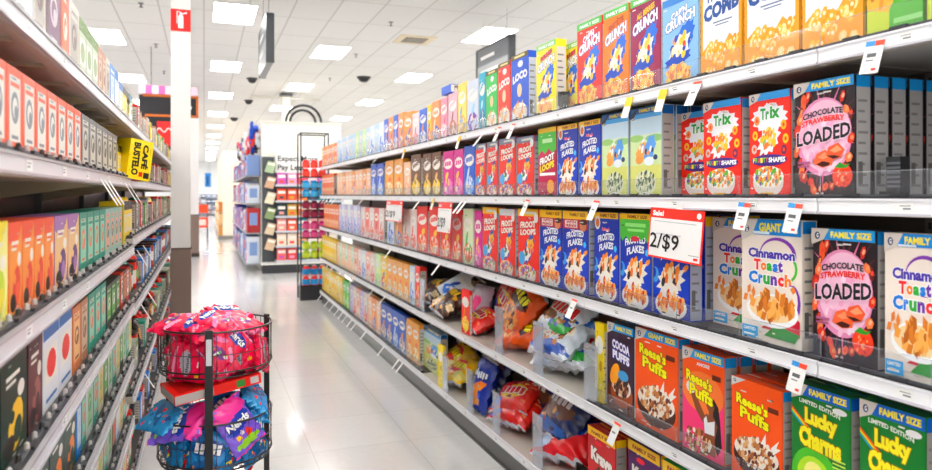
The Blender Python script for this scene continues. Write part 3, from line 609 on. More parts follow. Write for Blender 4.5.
fronts = []
for row, x0, x1, d, zt, sb, deep, lean in items:
    if x0 is None: ya, yb = x1
    else: ya, yb = Yp(x1, XB + sb), Yp(x0, XB + sb)
    fronts.append(dict(row=row, ya=ya, yb=yb, d=d, zt=zt, sb=sb, deep=deep))
def place_cartons(fronts, zbase, xface, face_rz, rownames, side, deepdir, name, cat, groupfmt):
    by = {}
    for f in sorted(fronts, key=lambda f: f['ya']): by.setdefault((f['row'], D[f['d']][3]), []).append(f)
    for (row, desc), L in by.items():
        for i, f in enumerate(L):
            me, W, H, _ = D[f['d']]; z = zbase(f)
            zt = f['zt'] or z + .33; wd = (f['yb'] - f['ya']) * .965; dp = .072 if not 'spine' in f['d'] else .2
            nm = f.get('name', name)
            for k in range(f['deep'] + 1):
                x = xface + deepdir * (f['sb'] + k * (.066 if deepdir > 0 else .12))
                o = place(me, nm, None, (x, (f['ya'] + f['yb']) / 2, z), (0, 0, face_rz + (random.uniform(-.012, .012) if k == 0 and wd > .1 and f['deep'] == 0 and zbase is zR else 0)), (wd / W, 1, (zt - z) / H))
                rn = rownames[row]
                if k == 0:
                    if len(L) == 1: lb = '%s on the %s %s' % (desc, rn, side)
                    else: lb = '%s, %s such on %s %s' % (desc, ORD[i], rn, side)
                else: lb = '%s, %s deep behind%s front, %s %s' % (desc, ['', 'second', 'third', 'fourth', 'fifth', 'sixth'][k], '' if len(L) == 1 else ' ' + ORD[i], rn, side)
                tag(o, lb, f.get('cat', cat), groupfmt % rn)
def zR(f): return LIPR[f['row']] + .0185 if f['row'] in (3, 4) and 'spine' in f['d'] else LIPR[f['row']] + .0185
place_cartons(fronts, zR, XB, -math.pi / 2, RN, 'cereal shelf', 1, 'cereal_box', 'cereal box', 'cereal boxes on the %s cereal shelf')
# cartons lying on top of others / on the shelf
me, W, H, _ = D['blue_c']
o = place(me, 'cereal_box', None, (XB + .0, Yp(446, XB), 2.33), (R(-90), 0, -math.pi / 2), (1.0, 1, .9)); tag(o, 'blue cereal box lying flat on top of the upright cartons', 'cereal box')
me, W, H, _ = D['blue_white']
o = place(me, 'cereal_box', None, (XR + .10, Yp(443, XR + .1), .80), (R(-58), R(24), -math.pi / 2 + .1), (1.25, 1, .95)); tag(o, 'white and blue box toppled on brown cereal bags', 'cereal box')

# clear dividers
def divider(px, row, h, X=XR, dep=.3, tint='divider'):
    y = Yp(px, X); z = LIPR[row] + .0135; b = MB()
    b.box(.012, -.0015, 0, dep, .0015, h, 'ffffff', 'clear'); b.box(.006, -.055, 0, .0085, .055, h, 'ffffff', 'divider'); b.box(.0088, -.055, 0, .010, .055, h, 'ffffff', 'divider'); b.box(.0055, -.055, h - .003, .0105, .055, h, 'ffffff', 'divider'); b.box(.0055, -.055, 0, .0105, -.052, h, 'ffffff', 'divider')
    return b, (X, y, z)
names = {3: 'fourth', 4: 'bottom'}
for i, (px, row, h) in enumerate(((589, 3, .26), (536.5, 3, .27), (497.5, 3, .27), (421, 3, .26), (536, 4, .27), (495, 4, .24), (468.5, 4, .27), (444, 4, .25))):
    bb, loc = divider(px, row, h); o = bb.build('shelf_divider', None, loc)
    tag(o, '%s clear plastic divider on the %s cereal shelf' % (ORD[i if i < 4 else i - 4], names[row]), 'shelf divider', 'clear dividers on the %s cereal shelf' % names[row])

# ============================================================ BAGS
def bag_mesh(name, W, H, T, base, shapes, texts, seed, crimp='cfcfd6', flop=0):
    """pillow bag centred at origin, facing -Y, x across, z up. shapes: (u,v,ru,rv,rot,col) in 0..1"""
    b = MB(); rg = random.Random(seed); NU, NV = 26, 34
    ph = [(rg.uniform(3, 14), rg.uniform(3, 14), rg.random() * 6.28, rg.uniform(.001, .0032)) for _ in range(8)]
    def surf(u, v, s, off=0):
        e = max(0, 1 - abs(2 * u - 1) ** 3) ** .6 * max(0, 1 - abs(2 * v - 1) ** 4) ** .7
        wr = sum(a * math.sin(p * u * 3 + q * v * 3 + r) for p, q, r, a in ph)
        edge = 1 - .05 * (1 - abs(2 * v - 1) ** 2) * 1
        x = (u - .5) * W * (edge if 0 < v < 1 else 1)
        y = -s * (T / 2 * e + wr * e) - s * off + wr * 1.2 + flop * (v - .5) ** 2 + .004 * math.sin(u * 40) * (abs(2 * v - 1) > .93)
        return (x, y, (v - .5) * H)
    def colr(u, v, back):
        c = base
        if back:
            if .18 < u < .82 and .22 < v < .62: return 'c8c6c8' if int(v * 40) % 3 else '9a98a0'
            return c
        for (cu, cv, ru, rv, ro, cc) in shapes:
            du, dv = (u - cu), (v - cv); x = (du * math.cos(ro) + dv * math.sin(ro)) / ru; y = (-du * math.sin(ro) + dv * math.cos(ro)) / rv
            if x * x + y * y < 1: c = cc
        return c
    for s, back in ((1, 0), (-1, 1)):
        vs = [surf(i / NU, j / NV, s) for j in range(NV + 1) for i in range(NU + 1)]
        base_i = len(b.v); b.v += vs
        for j in range(NV):
            for i in range(NU):
                q = [j * (NU + 1) + i, j * (NU + 1) + i + 1, (j + 1) * (NU + 1) + i + 1, (j + 1) * (NU + 1) + i]
                if back: q.reverse()
                c = crimp if (j == 0 or j == NV - 1) else colr((i + .5) / NU, (j + .5) / NV, back)
                b.f.append(tuple(k + base_i for k in q)); b.c.append(lin(c)); b.m.append(MI['foil']); b.sm.append(True)
    for (t, u0, v0, u1, v1, col, out) in texts:
        if t != 'Nerds':
            for q in range(len(t)):
                wd = (u1 - u0) / len(t); a0 = u0 + wd * q; sl = rg.uniform(-.02, .02)
                for lay, (c, e) in enumerate(([(out, .014)] if out else []) + [(col, 0)]):
                    G = [(a0 + wd * (.05 + .75 * i / 2) + (e if i == 2 else -e if i == 0 else 0), v0 + sl + (v1 - v0) * j / 2 + (e if j == 2 else -e if j == 0 else 0)) for j in range(3) for i in range(3)]
                    b.add([surf(x, y, 1, .0020 + lay * .0006) for x, y in G], [(0, 1, 4, 3), (1, 2, 5, 4), (3, 4, 7, 6), (4, 5, 8, 7)], c, 'foil')
            continue
        for lay, (c, bo) in enumerate(([(out, .09)] if out else []) + [(col, .04)]):
            vs, fs = text_mesh(t, .04); mnx = min(v[0] for v in vs); mxx = max(v[0] for v in vs); mny = min(v[1] for v in vs); mxy = max(v[1] for v in vs)
            v2, f2 = text_mesh(t, bo)
            P = [surf(u0 + (x - mnx) / (mxx - mnx) * (u1 - u0), v0 + (y - mny) / (mxy - mny) * (v1 - v0), 1, .0016 + lay * .0006) for x, y in v2]
            b.add(P, f2, c, 'foil')
    return b.mesh(name)
rb = random.Random(3)
def dots(n, cols, u0=0, v0=0, u1=1, v1=1, r=.05, seed=1):
    g = random.Random(seed); return [(g.uniform(u0, u1), g.uniform(v0, v1), r * g.uniform(.6, 1.4), r * g.uniform(.5, 1.2), g.random() * 3, cols[g.randrange(len(cols))]) for _ in range(n)]
BG = {
    'white': bag_mesh('bag', .30, .22, .10, 'e8eef4', [(.2, .8, .3, .16, .3, '2a86d0'), (.75, .2, .3, .14, .2, '3aa84a'), (.3, .3, .25, .12, 0, '8a5a3a')] + dots(12, ['c8a070', 'e8502c', '2a5ab0', 'b88a58'], .1, .1, .95, .5, .06, 2), [('TREATS', .12, .42, .9, .66, 'e0302c', 'ffffff')], 11),
    'whiteblue': bag_mesh('bag', .30, .22, .10, 'dfe8f0', [(.5, .85, .5, .14, 0, '2f7ac8'), (.5, .15, .5, .12, 0, '2a5aa8'), (.5, .5, .4, .2, .1, 'f6f4ec')] + dots(14, ['b8804a', 'd8a868', '7a4a30', 'e86a3a'], .1, .2, .9, .5, .05, 5), [('MINIS', .2, .5, .85, .72, '3a2a60', 'f6b830')], 12),
    'orange': bag_mesh('bag', .26, .30, .10, 'f2681c', [(.5, .62, .4, .16, .1, '5a2414'), (.5, .3, .42, .2, 0, 'f6a04a')] + dots(26, ['8a4a28', 'c88a58', 'f0c890', '5a2c18'], .15, .15, .85, .45, .05, 3), [('PUFFS', .15, .62, .85, .78, 'f8e81c', '3a2210')], 13),
    'brown': bag_mesh('bag', .30, .22, .10, '5a3424', [(.5, .65, .4, .2, .2, '3a2018'), (.3, .3, .25, .16, .2, 'e8d8c0')] + dots(26, ['f0d8b0', 'c89050', 'e8b030', '2a1410'], .05, .05, .95, .6, .06, 4), [('COCOA', .2, .6, .85, .8, 'f4c83a', None)], 14),
    'red': bag_mesh('bag', .30, .20, .10, 'd8281c', [(.55, .5, .3, .22, .2, 'f4c81c'), (.2, .2, .2, .14, 0, '2a6ac8')] + dots(18, ['f2e0d0', 'f08a60', 'f6d040', '8a1418'], .05, .1, .95, .9, .05, 6), [('BERRY', .25, .42, .85, .62, 'c81c18', 'ffffff')], 15),
    'redblue': bag_mesh('bag', .30, .24, .11, 'e02430', [(.5, .5, .45, .2, .5, 'f6f4f8'), (.8, .75, .25, .16, .3, '2a58c0'), (.2, .2, .2, .12, 0, 'c8d8f0')], [('CRISPY', .2, .42, .85, .62, '2a58c0', None)], 16),
    'blue': bag_mesh('bag', .22, .34, .09, '1c3c9c', [(.5, .45, .42, .09, .3, 'f08a30'), (.5, .28, .3, .1, -.3, 'e8b060')] + dots(14, ['f0a040', 'e8d0a0', '102870', '3a68d0'], .1, .1, .9, .5, .06, 7), [('FLAKES', .12, .62, .9, .74, 'f4f6ff', '102a70')], 17),
    'yellow': bag_mesh('bag', .30, .22, .09, 'f6c41c', [(.5, .5, .3, .25, 0, 'd8381c'), (.8, .2, .2, .14, 0, 'f8e48a')] + dots(12, ['e89a1c', 'f8e8a0', 'c83a20'], .05, .05, .95, .95, .06, 8), [('POPS', .25, .4, .8, .62, 'f8e81c', None)], 18),
    'pinkheart': bag_mesh('bag', .26, .26, .08, 'b8a8b8', [(.4, .55, .14, .15, .5, 'e82c8a'), (.58, .55, .14, .15, -.5, 'e82c8a'), (.5, .42, .13, .14, 0, 'e82c8a')] + dots(8, ['8a5a50', 'd8c8c8'], 0, 0, 1, .3, .07, 9), [], 19),
    'navy': bag_mesh('bag', .30, .24, .11, '1e2a60', [(.5, .5, .42, .16, .2, '7a4a38'), (.5, .2, .42, .1, .1, '3a70b8')] + dots(16, ['c87a40', 'a83a30', '28407a', 'd8a060'], .05, .05, .95, .95, .06, 10), [('CHOCO', .2, .6, .8, .75, 'e8e0e8', None)], 20),
}
def putbag(kind, px, row, dx, z, lean, roll, yaw, label, sc=1, dpx=0):
    X = XR + dx
    o = place(BG[kind], 'cereal_bag', None, (X, Yp(px, X), z), None, (sc, sc, sc))
    o.rotation_euler = (Matrix.Rotation(-math.pi / 2 + yaw, 4, 'Z') @ Matrix.Rotation(-lean, 4, 'X') @ Matrix.Rotation(roll, 4, 'Y')).to_euler()
    M4 = o.rotation_euler.to_matrix(); P = [M4 @ (v.co * sc) for v in BG[kind].vertices]
    lo = min(p.z for p in P); xl = min(p.x for p in P); xh = max(p.x for p in P); zf = LIPR[row] + .014
    if o.location.z + lo < zf: o.location.z = zf - lo
    if o.location.x + xh > XR + .46: o.location.x = XR + .46 - xh
    if o.location.x + xl < XR + .02: o.location.x = XR + .02 - xl
    tag(o, label, 'cereal bag', 'bagged cereal on the %s cereal shelf' % names[row])
Z3, Z4 = LIPR[3] + .012, LIPR[4] + .012
putbag('white', 564, 3, .15, Z3 + .075, 1.15, -.25, .05, 'white and green cereal bag at the bottom of a stack of three', 1.3)
putbag('whiteblue', 563, 3, .16, Z3 + .175, .95, -.1, -.05, 'white and blue cereal bag in the middle of its stack', 1.3)
putbag('white', 568, 3, .21, Z3 + .275, .85, .2, .1, 'white and blue cereal bag at the top of its stack', 1.2)
putbag('orange', 517, 3, .14, Z3 + .08, 1.15, 1.2, .1, 'orange puff cereal bag slumped over on fourth shelf', 1.1)
putbag('orange', 522, 3, .2, Z3 + .24, .5, .55, .1, 'orange puff cereal bag leaning upright behind slumped one', 1.2)
putbag('red', 482, 3, .15, Z3 + .05, 1.1, .1, .0, 'flat red and yellow cereal bag on fourth shelf', 1.05)
putbag('pinkheart', 481, 3, .22, Z3 + .16, .3, 0, .1, 'grey cereal bag with pink heart')
putbag('brown', 447, 3, .12, Z3 + .055, 1.0, .1, .05, 'front brown cocoa cereal bag under a toppled box', 1.25)
putbag('brown', 434, 3, .17, Z3 + .10, .9, -.2, -.1, 'rear brown cocoa cereal bag under a toppled box', 1.25)
putbag('redblue', 562, 4, .15, Z4 + .08, 1.1, -.3, .05, 'red white and blue cereal bag beside red carton', 1.25)
putbag('navy', 566, 4, .22, Z4 + .22, .6, .1, .0, 'navy and brown cereal bag behind red white bag', 1.3)
putbag('red', 514, 4, .14, Z4 + .06, 1.1, -.2, .05, 'lower red berry cereal bag on bottom shelf', 1.25)
putbag('red', 517, 4, .18, Z4 + .17, .9, -.35, .0, 'upper red berry cereal bag on bottom shelf', 1.2)
putbag('blue', 482, 4, .08, Z4 + .15, .25, .1, .1, 'upright blue cereal bag between clear dividers', 1)
putbag('navy', 500, 4, .24, Z4 + .26, .5, .1, .0, 'dark blue cereal bag at the back under fourth shelf', 1.1)
putbag('yellow', 455, 4, .12, Z4 + .055, 1.05, -.2, .0, 'flat yellow cereal bag on bottom shelf', 1.2)
putbag('yellow', 459, 4, .22, Z4 + .16, 1.0, .3, .1, 'yellow and red cereal bag heaped above flat one', 1.25)

putbag('brown', 470, 3, .33, Z3 + .16, .3, .2, 0, 'brown bag standing at the back behind pink heart bag', 1.3)
putbag('red', 512, 3, .34, Z3 + .14, .3, .4, 0, 'red bag at the back behind the orange puff bags', 1.4)
putbag('navy', 548, 4, .35, Z4 + .14, .25, .1, 0, 'dark blue bag against the back of bottom shelf', 1.5)
putbag('navy', 466, 4, .33, Z4 + .16, .3, .2, 0, 'dark blue bag at the back behind yellow bags', 1.3)

# ============================================================ SIGNS AND TAGS ON THE RIGHT SHELVES
def sale_sign(pxl, pxr, zt, zb, label, rol=0):
    X = XR - .012; ya, yb = Yp(pxr, X), Yp(pxl, X); Wd = yb - ya; Hh = zt - zb
    o = empty('sale_sign', (X, (ya + yb) / 2, zt), -math.pi / 2)
    def q(b, x0, z0, x1, z1, y, c): b.box(x0 * Wd, y, z0 * Hh, x1 * Wd, y + .0004, z1 * Hh, c, 'card')
    b = MB(); b.box(-Wd / 2, 0, -Hh, Wd / 2, .002, 0, 'ee3d2c', 'card')
    q(b, -.475, -.965, .475, -.20, -.0006, 'f6f5f4')
    q(b, -.40, -.27, .38, -.255, -.0012, 'c8c8cc'); q(b, -.35, -.52, .12, -.505, -.0012, 'c8c8cc'); q(b, .28, -.85, .46, -.84, -.0012, '777777'); q(b, .37, -.93, .44, -.88, -.0012, 'e83a2c')
    def tx(s_, x0, z0, x1, z1, c, bo):
        vs, fs = text_mesh(s_, bo); a0 = min(v[0] for v in vs); a1 = max(v[0] for v in vs); b0 = min(v[1] for v in vs); b1 = max(v[1] for v in vs)
        b.add([((x0 + (x - a0) / (a1 - a0) * (x1 - x0)) * Wd, -.0022, (z0 + (y - b0) / (b1 - b0) * (z1 - z0)) * Hh) for x, y in vs], fs, c, 'card')
    tx('Sale!', -.44, -.16, -.22, -.05, 'ffffff', .05); tx('2/$9', -.46, -.85, .10, -.50, '1c181a', .012)
    b.lathe([(.0001, 0), (.0001, 0)], 'ffffff') if False else None
    pts = [((.42 + .04 * math.cos(t * .785)) * Wd, -.0022, (-.10 + .06 * math.sin(t * .785)) * Hh) for t in range(8)]; b.add(pts, [tuple(range(8))], 'ffffff', 'card')
    b.build('sign_card', o)
    b = MB(); b.box(-Wd * .02, .002, -.01, Wd * .10, .010, .025, 'f0f0f0', 'plastic'); b.build('clip', o)
    o.rotation_euler = (R(-4), R(rol), -math.pi / 2)
    tag(o, label, 'sale sign', 'red and white sale signs')
sale_sign(651, 705, 1.500, 1.318, 'largest red and white two for nine dollar sign', 2)
sale_sign(438.5, 452.5, 1.50, 1.285, 'middle sale sign hanging before red ribbon cereal boxes')
sale_sign(386.5, 403, 1.50, 1.32, 'farthest sale sign hanging before white cereal boxes')
def tag_mesh(Wd, Hh, kind):
    b = MB(); b.box(-Wd / 2, 0, -Hh, Wd / 2, .0012, 0, {'y': 'f6c81c'}.get(kind, 'f4f3f1'), 'card')
    if kind == 'c':
        b.box(-Wd / 2, -.0004, -Hh * .16, 0, 0, 0, '4a9ad0', 'card'); b.box(0, -.0004, -Hh * .16, Wd / 2, 0, 0, 'e8583c', 'card'); b.box(-Wd * .3, -.0004, -Hh * .62, Wd * .1, 0, -Hh * .58, '8a8a8e', 'card'); b.box(-Wd * .3, -.0004, -Hh * .5, Wd * .2, 0, -Hh * .38, '6a6a6e', 'card'); b.box(Wd * .1, -.0004, -Hh * .92, Wd * .35, 0, -Hh * .84, 'e04a3c', 'card')
    elif kind == 'w':
        b.box(-Wd * .3, -.0004, -Hh * .5, Wd * .2, 0, -Hh * .42, '9a9a9e', 'card'); b.box(-Wd / 2, -.0004, -Hh * .1, Wd / 2, 0, 0, 'e8604a', 'card')
    elif kind == 'y': b.box(-Wd / 2, -.0004, -Hh, Wd / 2, 0, -Hh * .45, 'f2f1ee', 'card')
    return b.mesh('price_tag')
TG = {'c': tag_mesh(.052, .085, 'c'), 'w': tag_mesh(.045, .09, 'w'), 'y': tag_mesh(.045, .085, 'y'), 'p': tag_mesh(.03, .10, 'p')}
taglist = [(0, 876, 'c'), (0, 698, 'w'), (0, 664, 'y'), (0, 630, 'y'), (0, 514, 'w'), (0, 500, 'w'), (0, 483, 'p'), (0, 460, 'y'), (0, 405, 'y'), (0, 378, 'p'),
           (1, 796, 'c'), (1, 745, 'c'), (1, 597, 'w'), (1, 528, 'w'), (1, 466, 'p'), (1, 462, 'p'), (1, 434, 'y'), (1, 420, 'p'), (1, 363, 'p'), (1, 336, 'p'), (1, 332, 'p'), (1, 328.5, 'p'), (1, 325.5, 'p'),
           (2, 800, 'c'), (2, 575, 'w'), (2, 440, 'p'), (2, 391, 'p'),
           (3, 618, 'w'), (3, 385, 'p'), (3, 373, 'p'), (3, 352, 'y'), (3, 341, 'p'), (3, 333, 'p'), (3, 328, 'y'),
           (4, 403, 'p'), (4, 399, 'p'), (4, 384, 'p'), (4, 366, 'p'), (4, 356, 'p'), (4, 352, 'p'), (4, 347, 'p'), (4, 343, 'p'), (4, 339, 'p'), (4, 334, 'p'), (4, 329, 'p'), (4, 322, 'p')]
TD = {'c': 'white price tag with blue and red bar', 'w': 'white price tag with red top', 'y': 'yellow and white price tag', 'p': 'slim plain white shelf tag'}
cnt = {}
for row, px, k in taglist: cnt[(row, k)] = cnt.get((row, k), 0) + 1
seen = {}
for row, px, k in taglist:
    X = XR - .009; tilt = {'c': -14, 'w': -24, 'y': -16, 'p': -38}[k]
    o = place(TG[k], 'price_tag', None, (X, Yp(px, X), LIPR[row] + (.005 if k != 'p' else -.01)), (R(tilt), R(4), -math.pi / 2))
    i = seen.get((row, k), 0); seen[(row, k)] = i + 1
    tag(o, TD[k] + (' on the %s cereal shelf edge' % RN[row] if cnt[(row, k)] == 1 else ', %s such on %s cereal shelf edge' % (ORD[i], RN[row])), 'price tag', 'price tags on the %s cereal shelf edge' % RN[row])

# pusher blocks standing on the second shelf
b = MB(); b.box(-.02, 0, 0, .02, .035, .11, '2c2d31', 'plastic'); b.box(-.03, -.012, 0, .03, 0, .02, '17181a', 'plastic')
for i in range(6): b.box(-.021, -.001, .03 + i * .012, .021, 0, .036 + i * .012, '6a6c72', 'plastic')
pm_ = b.mesh('shelf_pusher')
for (px, row, sb, ds) in ((893, 1, .05, 'second'), (560.5, 0, .02, 'top')):
    o = place(pm_, 'shelf_pusher', None, (XB + sb, Yp(px, XB + sb), LIPR[row] + .0185), (0, 0, -math.pi / 2)); tag(o, 'black spring pusher in the gap on %s cereal shelf' % ds, 'shelf pusher', 'black shelf pushers')

# ============================================================ LEFT GONDOLA
XL = -.33; NEAR = [1.885, 1.61, 1.28, .99, .71, .42, .10]; FAR = [1.885, 1.61, 1.32, .97, .53, .10]
LB = XL - .037
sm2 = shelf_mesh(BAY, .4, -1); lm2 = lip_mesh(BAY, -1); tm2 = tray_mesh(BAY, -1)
YL0 = 3.86 - 3 * BAY
for k in range(8):
    y0 = YL0 + k * BAY
    if y0 + BAY > 10.3: break
    o = empty('shelving_unit', (XL, y0, 0)); b = MB(); b.box(-.45, 0, 0, -.42, BAY, 2.15, '4c4641', 'metal'); b.build('back_panel', o)
    b = MB(); b.box(-.42, 0, 0, -.02, BAY, .07, '6c6a68', 'metal'); b.build('kick_plate', o)
    b = MB(); b.box(-.42, BAY - .025, 0, -.395, BAY, 2.15, '6a6662', 'metal'); b.build('upright', o)
    for z in (NEAR if k < 3 else FAR):
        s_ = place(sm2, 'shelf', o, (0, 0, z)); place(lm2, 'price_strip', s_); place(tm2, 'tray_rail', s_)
    if k < 3:
        for z in NEAR[:-1]:
            b = MB(); b.add([(-.4, BAY - .004, z), (-.06, BAY - .004, z - .012), (-.02, BAY - .004, z - .03), (-.4, BAY - .004, z - .09), (-.4, BAY - .001, z), (-.06, BAY - .001, z - .012), (-.02, BAY - .001, z - .03), (-.4, BAY - .001, z - .09)], [(0, 1, 2, 3), (7, 6, 5, 4), (0, 4, 5, 1), (1, 5, 6, 2), (2, 6, 7, 3), (3, 7, 4, 0)], 'b8a88c', 'metal'); b.build('shelf_bracket', o)
    tag(o, '%s bay of the coffee and tea shelving' % ORD[k], 'shelving', 'bays of the coffee and tea shelving run')
# coffee / tea cartons
def d_tea(key, base, panel, blob, desc, W=.14, H=.2, side='c9c4bd', word='', style=0):
    a = Art(W, H, .11, base=base, side=side, top=base)
    if style == 0: a.rect(.14, .10, .86, .90, panel); a.ell(.5, .55, .26, None, blob, 14); a.rect(.2, .78, .8, .83, base); a.rect(.28, .2, .72, .24, blob); a.ell(.5, .55, .17, None, panel, 12); a.ell(.56, .5, .12, None, blob, 9); a.rect(.14, .10, .86, .17, base); a.rect(.24, .86, .6, .88, blob)
    elif style == 1: a.poly([(0, 0), (.8, 0), (1, .35), (1, 1), (.5, .7), (0, .8)], panel); a.ell(.55, .3, .3, .22, blob, 12, .4); a.ell(.3, .15, .22, .1, '1c1412', 10); a.rect(.18, .76, .7, .80, 'fbf6ee'); a.rect(.18, .70, .55, .73, 'fbf6ee'); a.ell(.75, .6, .14, .08, 'fbf6ee', 12); a.ell(.62, .24, .16, .12, base, 10, .3); a.ell(.4, .4, .1, .06, panel, 9)
    elif style == 2: a.rect(0, .8, 1, 1, panel); a.rect(.1, .3, .9, .7, 'f6f2ea'); a.ell(.5, .5, .3, .16, blob, 12); a.rect(.15, .1, .85, .14, panel)
    if word and style != 1: a.text(word, .2, .64, .8, .76, base, None, 0, .04)
    reg(key, a, desc)
for k in (('t_orange', 'e4683c', 'f0ece6', '8f9098', 'orange coffee pod carton with white panel'), ('t_silver', '7c7a78', 'd8d6d0', '5a5854', 'silver and grey coffee pod carton'), ('t_maroon', '5a2440', '74406a', 'd8ccd4', 'maroon drink carton with grey panel'),
          ('t_redorange', 'ea4a22', 'f07a3c', 'f4e8d8', 'red orange drink carton'), ('t_white', 'd8d2ca', 'b8b2aa', '7a6460', 'white drink carton'), ('t_greenwhite', 'ccd6c2', '6a8a2a', '9ab080', 'white drink carton with green top', .14, .2, 'c9c4bd', '', 2),
          ('t_tan', 'b88464', 'd8c0a8', '8a5a40', 'tan drink carton'), ('t_blue', '1c8ad0', 'e4f0f8', 'c8dcec', 'bright blue drink carton'), ('t_bluewhite', 'dfe8f2', '3a88c8', 'f4f4f4', 'white and blue drink carton', .14, .2, 'c9c4bd', '', 2),
          ('t_yellow', 'f6d61c', '1c1812', 'f8e24a', 'yellow and black coffee carton', .14, .17, 'c9b82a', '', 2), ('t_peach', 'ee6a4a', 'f4a050', 'd84a30', 'coral peach tea carton', .15, .19, 'c9c4bd', '', 1),
          ('t_lemon', 'f2e25a', 'f6f0a8', 'c8d84a', 'lemon yellow tea carton', .15, .19, 'c9c4bd', '', 1), ('t_lilac', 'b48ac0', 'f0d0a0', '6a4080', 'lilac and gold tea carton', .13, .19, 'c9c4bd', '', 1),
          ('t_teal', '1c9a88', 'a8dcc8', 'e09070', 'teal tea carton with peach fruit', .13, .19, 'c9c4bd', '', 0), ('t_tealpeach', 'a8ccc0', 'f0b8a0', '3a8a80', 'pale teal and peach tea carton', .12, .19, 'c9c4bd', '', 0),
          ('t_darkgreen', '12402e', '0e3626', 'f2c83a', 'dark green carton with yellow fruit', .17, .25, '1a4a36', '', 1), ('t_brown', '4a2c2c', '6a3c3c', 'a87068', 'dark brown drink carton', .13, .25, '3a2424', '', 1),
          ('t_snow', 'eef0f4', '2a78b8', 'e03a30', 'white carton with blue band and red seal', .2, .25, 'dde2e8', '', 2), ('t_toast', 'd88a50', 'f0c890', '8a4a28', 'toasted orange carton', .12, .22, 'c9a080'), ('t_greenblack', '2c3a2c', '6ab04a', 'e8e8e0', 'black and green carton', .12, .2, '2c3a2c'),
          ('t_greenorange', '14482e', '0e3a24', 'f08a28', 'dark green carton with orange fruit', .17, .23, '1a4a36', '', 1), ('t_whitegreen', 'e4ece4', 'a8d0a0', '58a070', 'white and soft green tea carton', .12, .2), ('t_cream', 'f2ead0', 'e8d490', 'b8c870', 'cream yellow tea carton', .12, .2),
          ('t_red', 'c8241c', 'f0e8e0', '3a1a14', 'red carton with white panel', .13, .18), ('t_black', '1e1c1e', 'c8a068', 'e03a2c', 'black carton with gold panel', .13, .18), ('t_green', '3a9a3c', 'e8f0d8', 'c8382c', 'green carton with cream panel', .13, .18)):
    d_tea(*k)
LN = ['top', 'second', 'third', 'fourth', 'fifth', 'sixth', 'lowest']
lf = []
def lr(row, x0, x1, ds, h, n=None, w=.14):
    Y0, Y1 = Yp(x0, LB), Yp(x1, LB); n = n or max(1, round((Y1 - Y0) / w))
    for i in range(n): lf.append(dict(row=row, ya=Y0 + (Y1 - Y0) * i / n, yb=Y0 + (Y1 - Y0) * (i + 1) / n, d=ds[i % len(ds)], zt=NEAR[row] + .0185 + h, sb=0, deep=0, near=True))
lr(0, 10, 33, ['t_bluewhite', 't_maroon'], .23); lr(0, 33, 46, ['t_white'], .23, 1); lr(0, 46, 61, ['t_maroon'], .23, 1); lr(0, 61, 69, ['t_redorange'], .22, 1); lr(0, 69, 79, ['t_white'], .22, 1); lr(0, 79, 98, ['t_greenwhite'], .21); lr(0, 98, 106, ['t_tan'], .20); lr(0, 106, 110, ['t_white'], .2, 1); lr(0, 110, 119, ['t_blue', 't_bluewhite'], .2); lr(0, 119, 132, ['t_bluewhite', 't_yellow', 't_yellow'], .175)
lr(1, -12, 81, ['t_orange'], .185, 8); lr(1, 81.5, 117, ['t_silver'], .185, 6); lr(1, 117.5, 131.5, ['t_yellow'], .15, 4)
lr(2, -14, 8, ['t_lemon'], .2, 1); lr(2, 8.5, 54, ['t_peach'], .195, 4); lr(2, 54.5, 79, ['t_lilac'], .195, 2); lr(2, 79.5, 105, ['t_teal'], .195, 4); lr(2, 105.5, 122, ['t_tealpeach'], .195, 4); lr(2, 124, 132, ['t_yellow'], .22, 3)
lr(3, 0, 27, ['t_darkgreen'], .22, 1); lr(3, 28, 42.5, ['t_brown'], .22, 1); lr(3, 43, 72, ['t_snow'], .225, 2); lr(3, 72.5, 88, ['t_toast', 't_tan'], .2); lr(3, 88.5, 106, ['t_teal'], .2); lr(3, 106.5, 120, ['t_greenblack'], .17); lr(3, 120.5, 131.5, ['t_red', 't_black'], .17)
lr(4, 20, 49, ['t_brown', 't_darkgreen'], .21); lr(4, 49.5, 76, ['t_greenorange'], .21, 2); lr(4, 76.5, 86, ['t_blue', 't_teal'], .2, 2); lr(4, 86.5, 131.5, ['t_whitegreen', 't_teal', 't_cream', 't_greenblack'], .2)
lr(5, 60, 131.5, ['t_cream', 't_teal', 't_whitegreen', 't_black', 't_bluewhite'], .2); lr(6, 90, 131.5, ['t_red', 't_green', 't_cream'], .22)
def zL(f): return NEAR[f['row']] + .0185
place_cartons(lf, zL, LB, math.pi / 2, LN, 'near drinks shelf', -1, 'drink_carton', 'carton', 'cartons on the %s near drinks shelf')
# leaning yellow coffee box with writing
def d_cafe():
    a = Art(.19, .12, .10, base='f6d61c', side='c8281c', top='f6d61c')
    a.rect(.03, .05, .16, .95, 'f8e24a'); a.rect(.8, .7, .95, .95, '2a2420'); a.text('CAFÉ', .1, .56, .72, .86, '2a1c14', None, 0, .04); a.text('BUSTELO', .08, .16, .9, .46, '2a1c14', None, 0, .04); a.rect(.8, .5, .92, .66, 'd02c20'); reg('cafe', a, 'yellow coffee carton')
d_cafe()
me, W, H, _ = D['cafe']
o = place(me, 'coffee_carton', None, (XL + .0, 3.62, 1.725), (0, R(90 + 8), R(38)), (1, 1, 1)); tag(o, 'yellow coffee carton with black lettering poking out over shelf edge', 'carton')
me, W, H, _ = D['t_yellow']
o = place(me, 'coffee_carton', None, (XL - .01, 3.74, 1.629), (0, 0, R(60)), (1, .8, .62)); tag(o, 'short yellow coffee carton standing askew at bay end', 'carton')

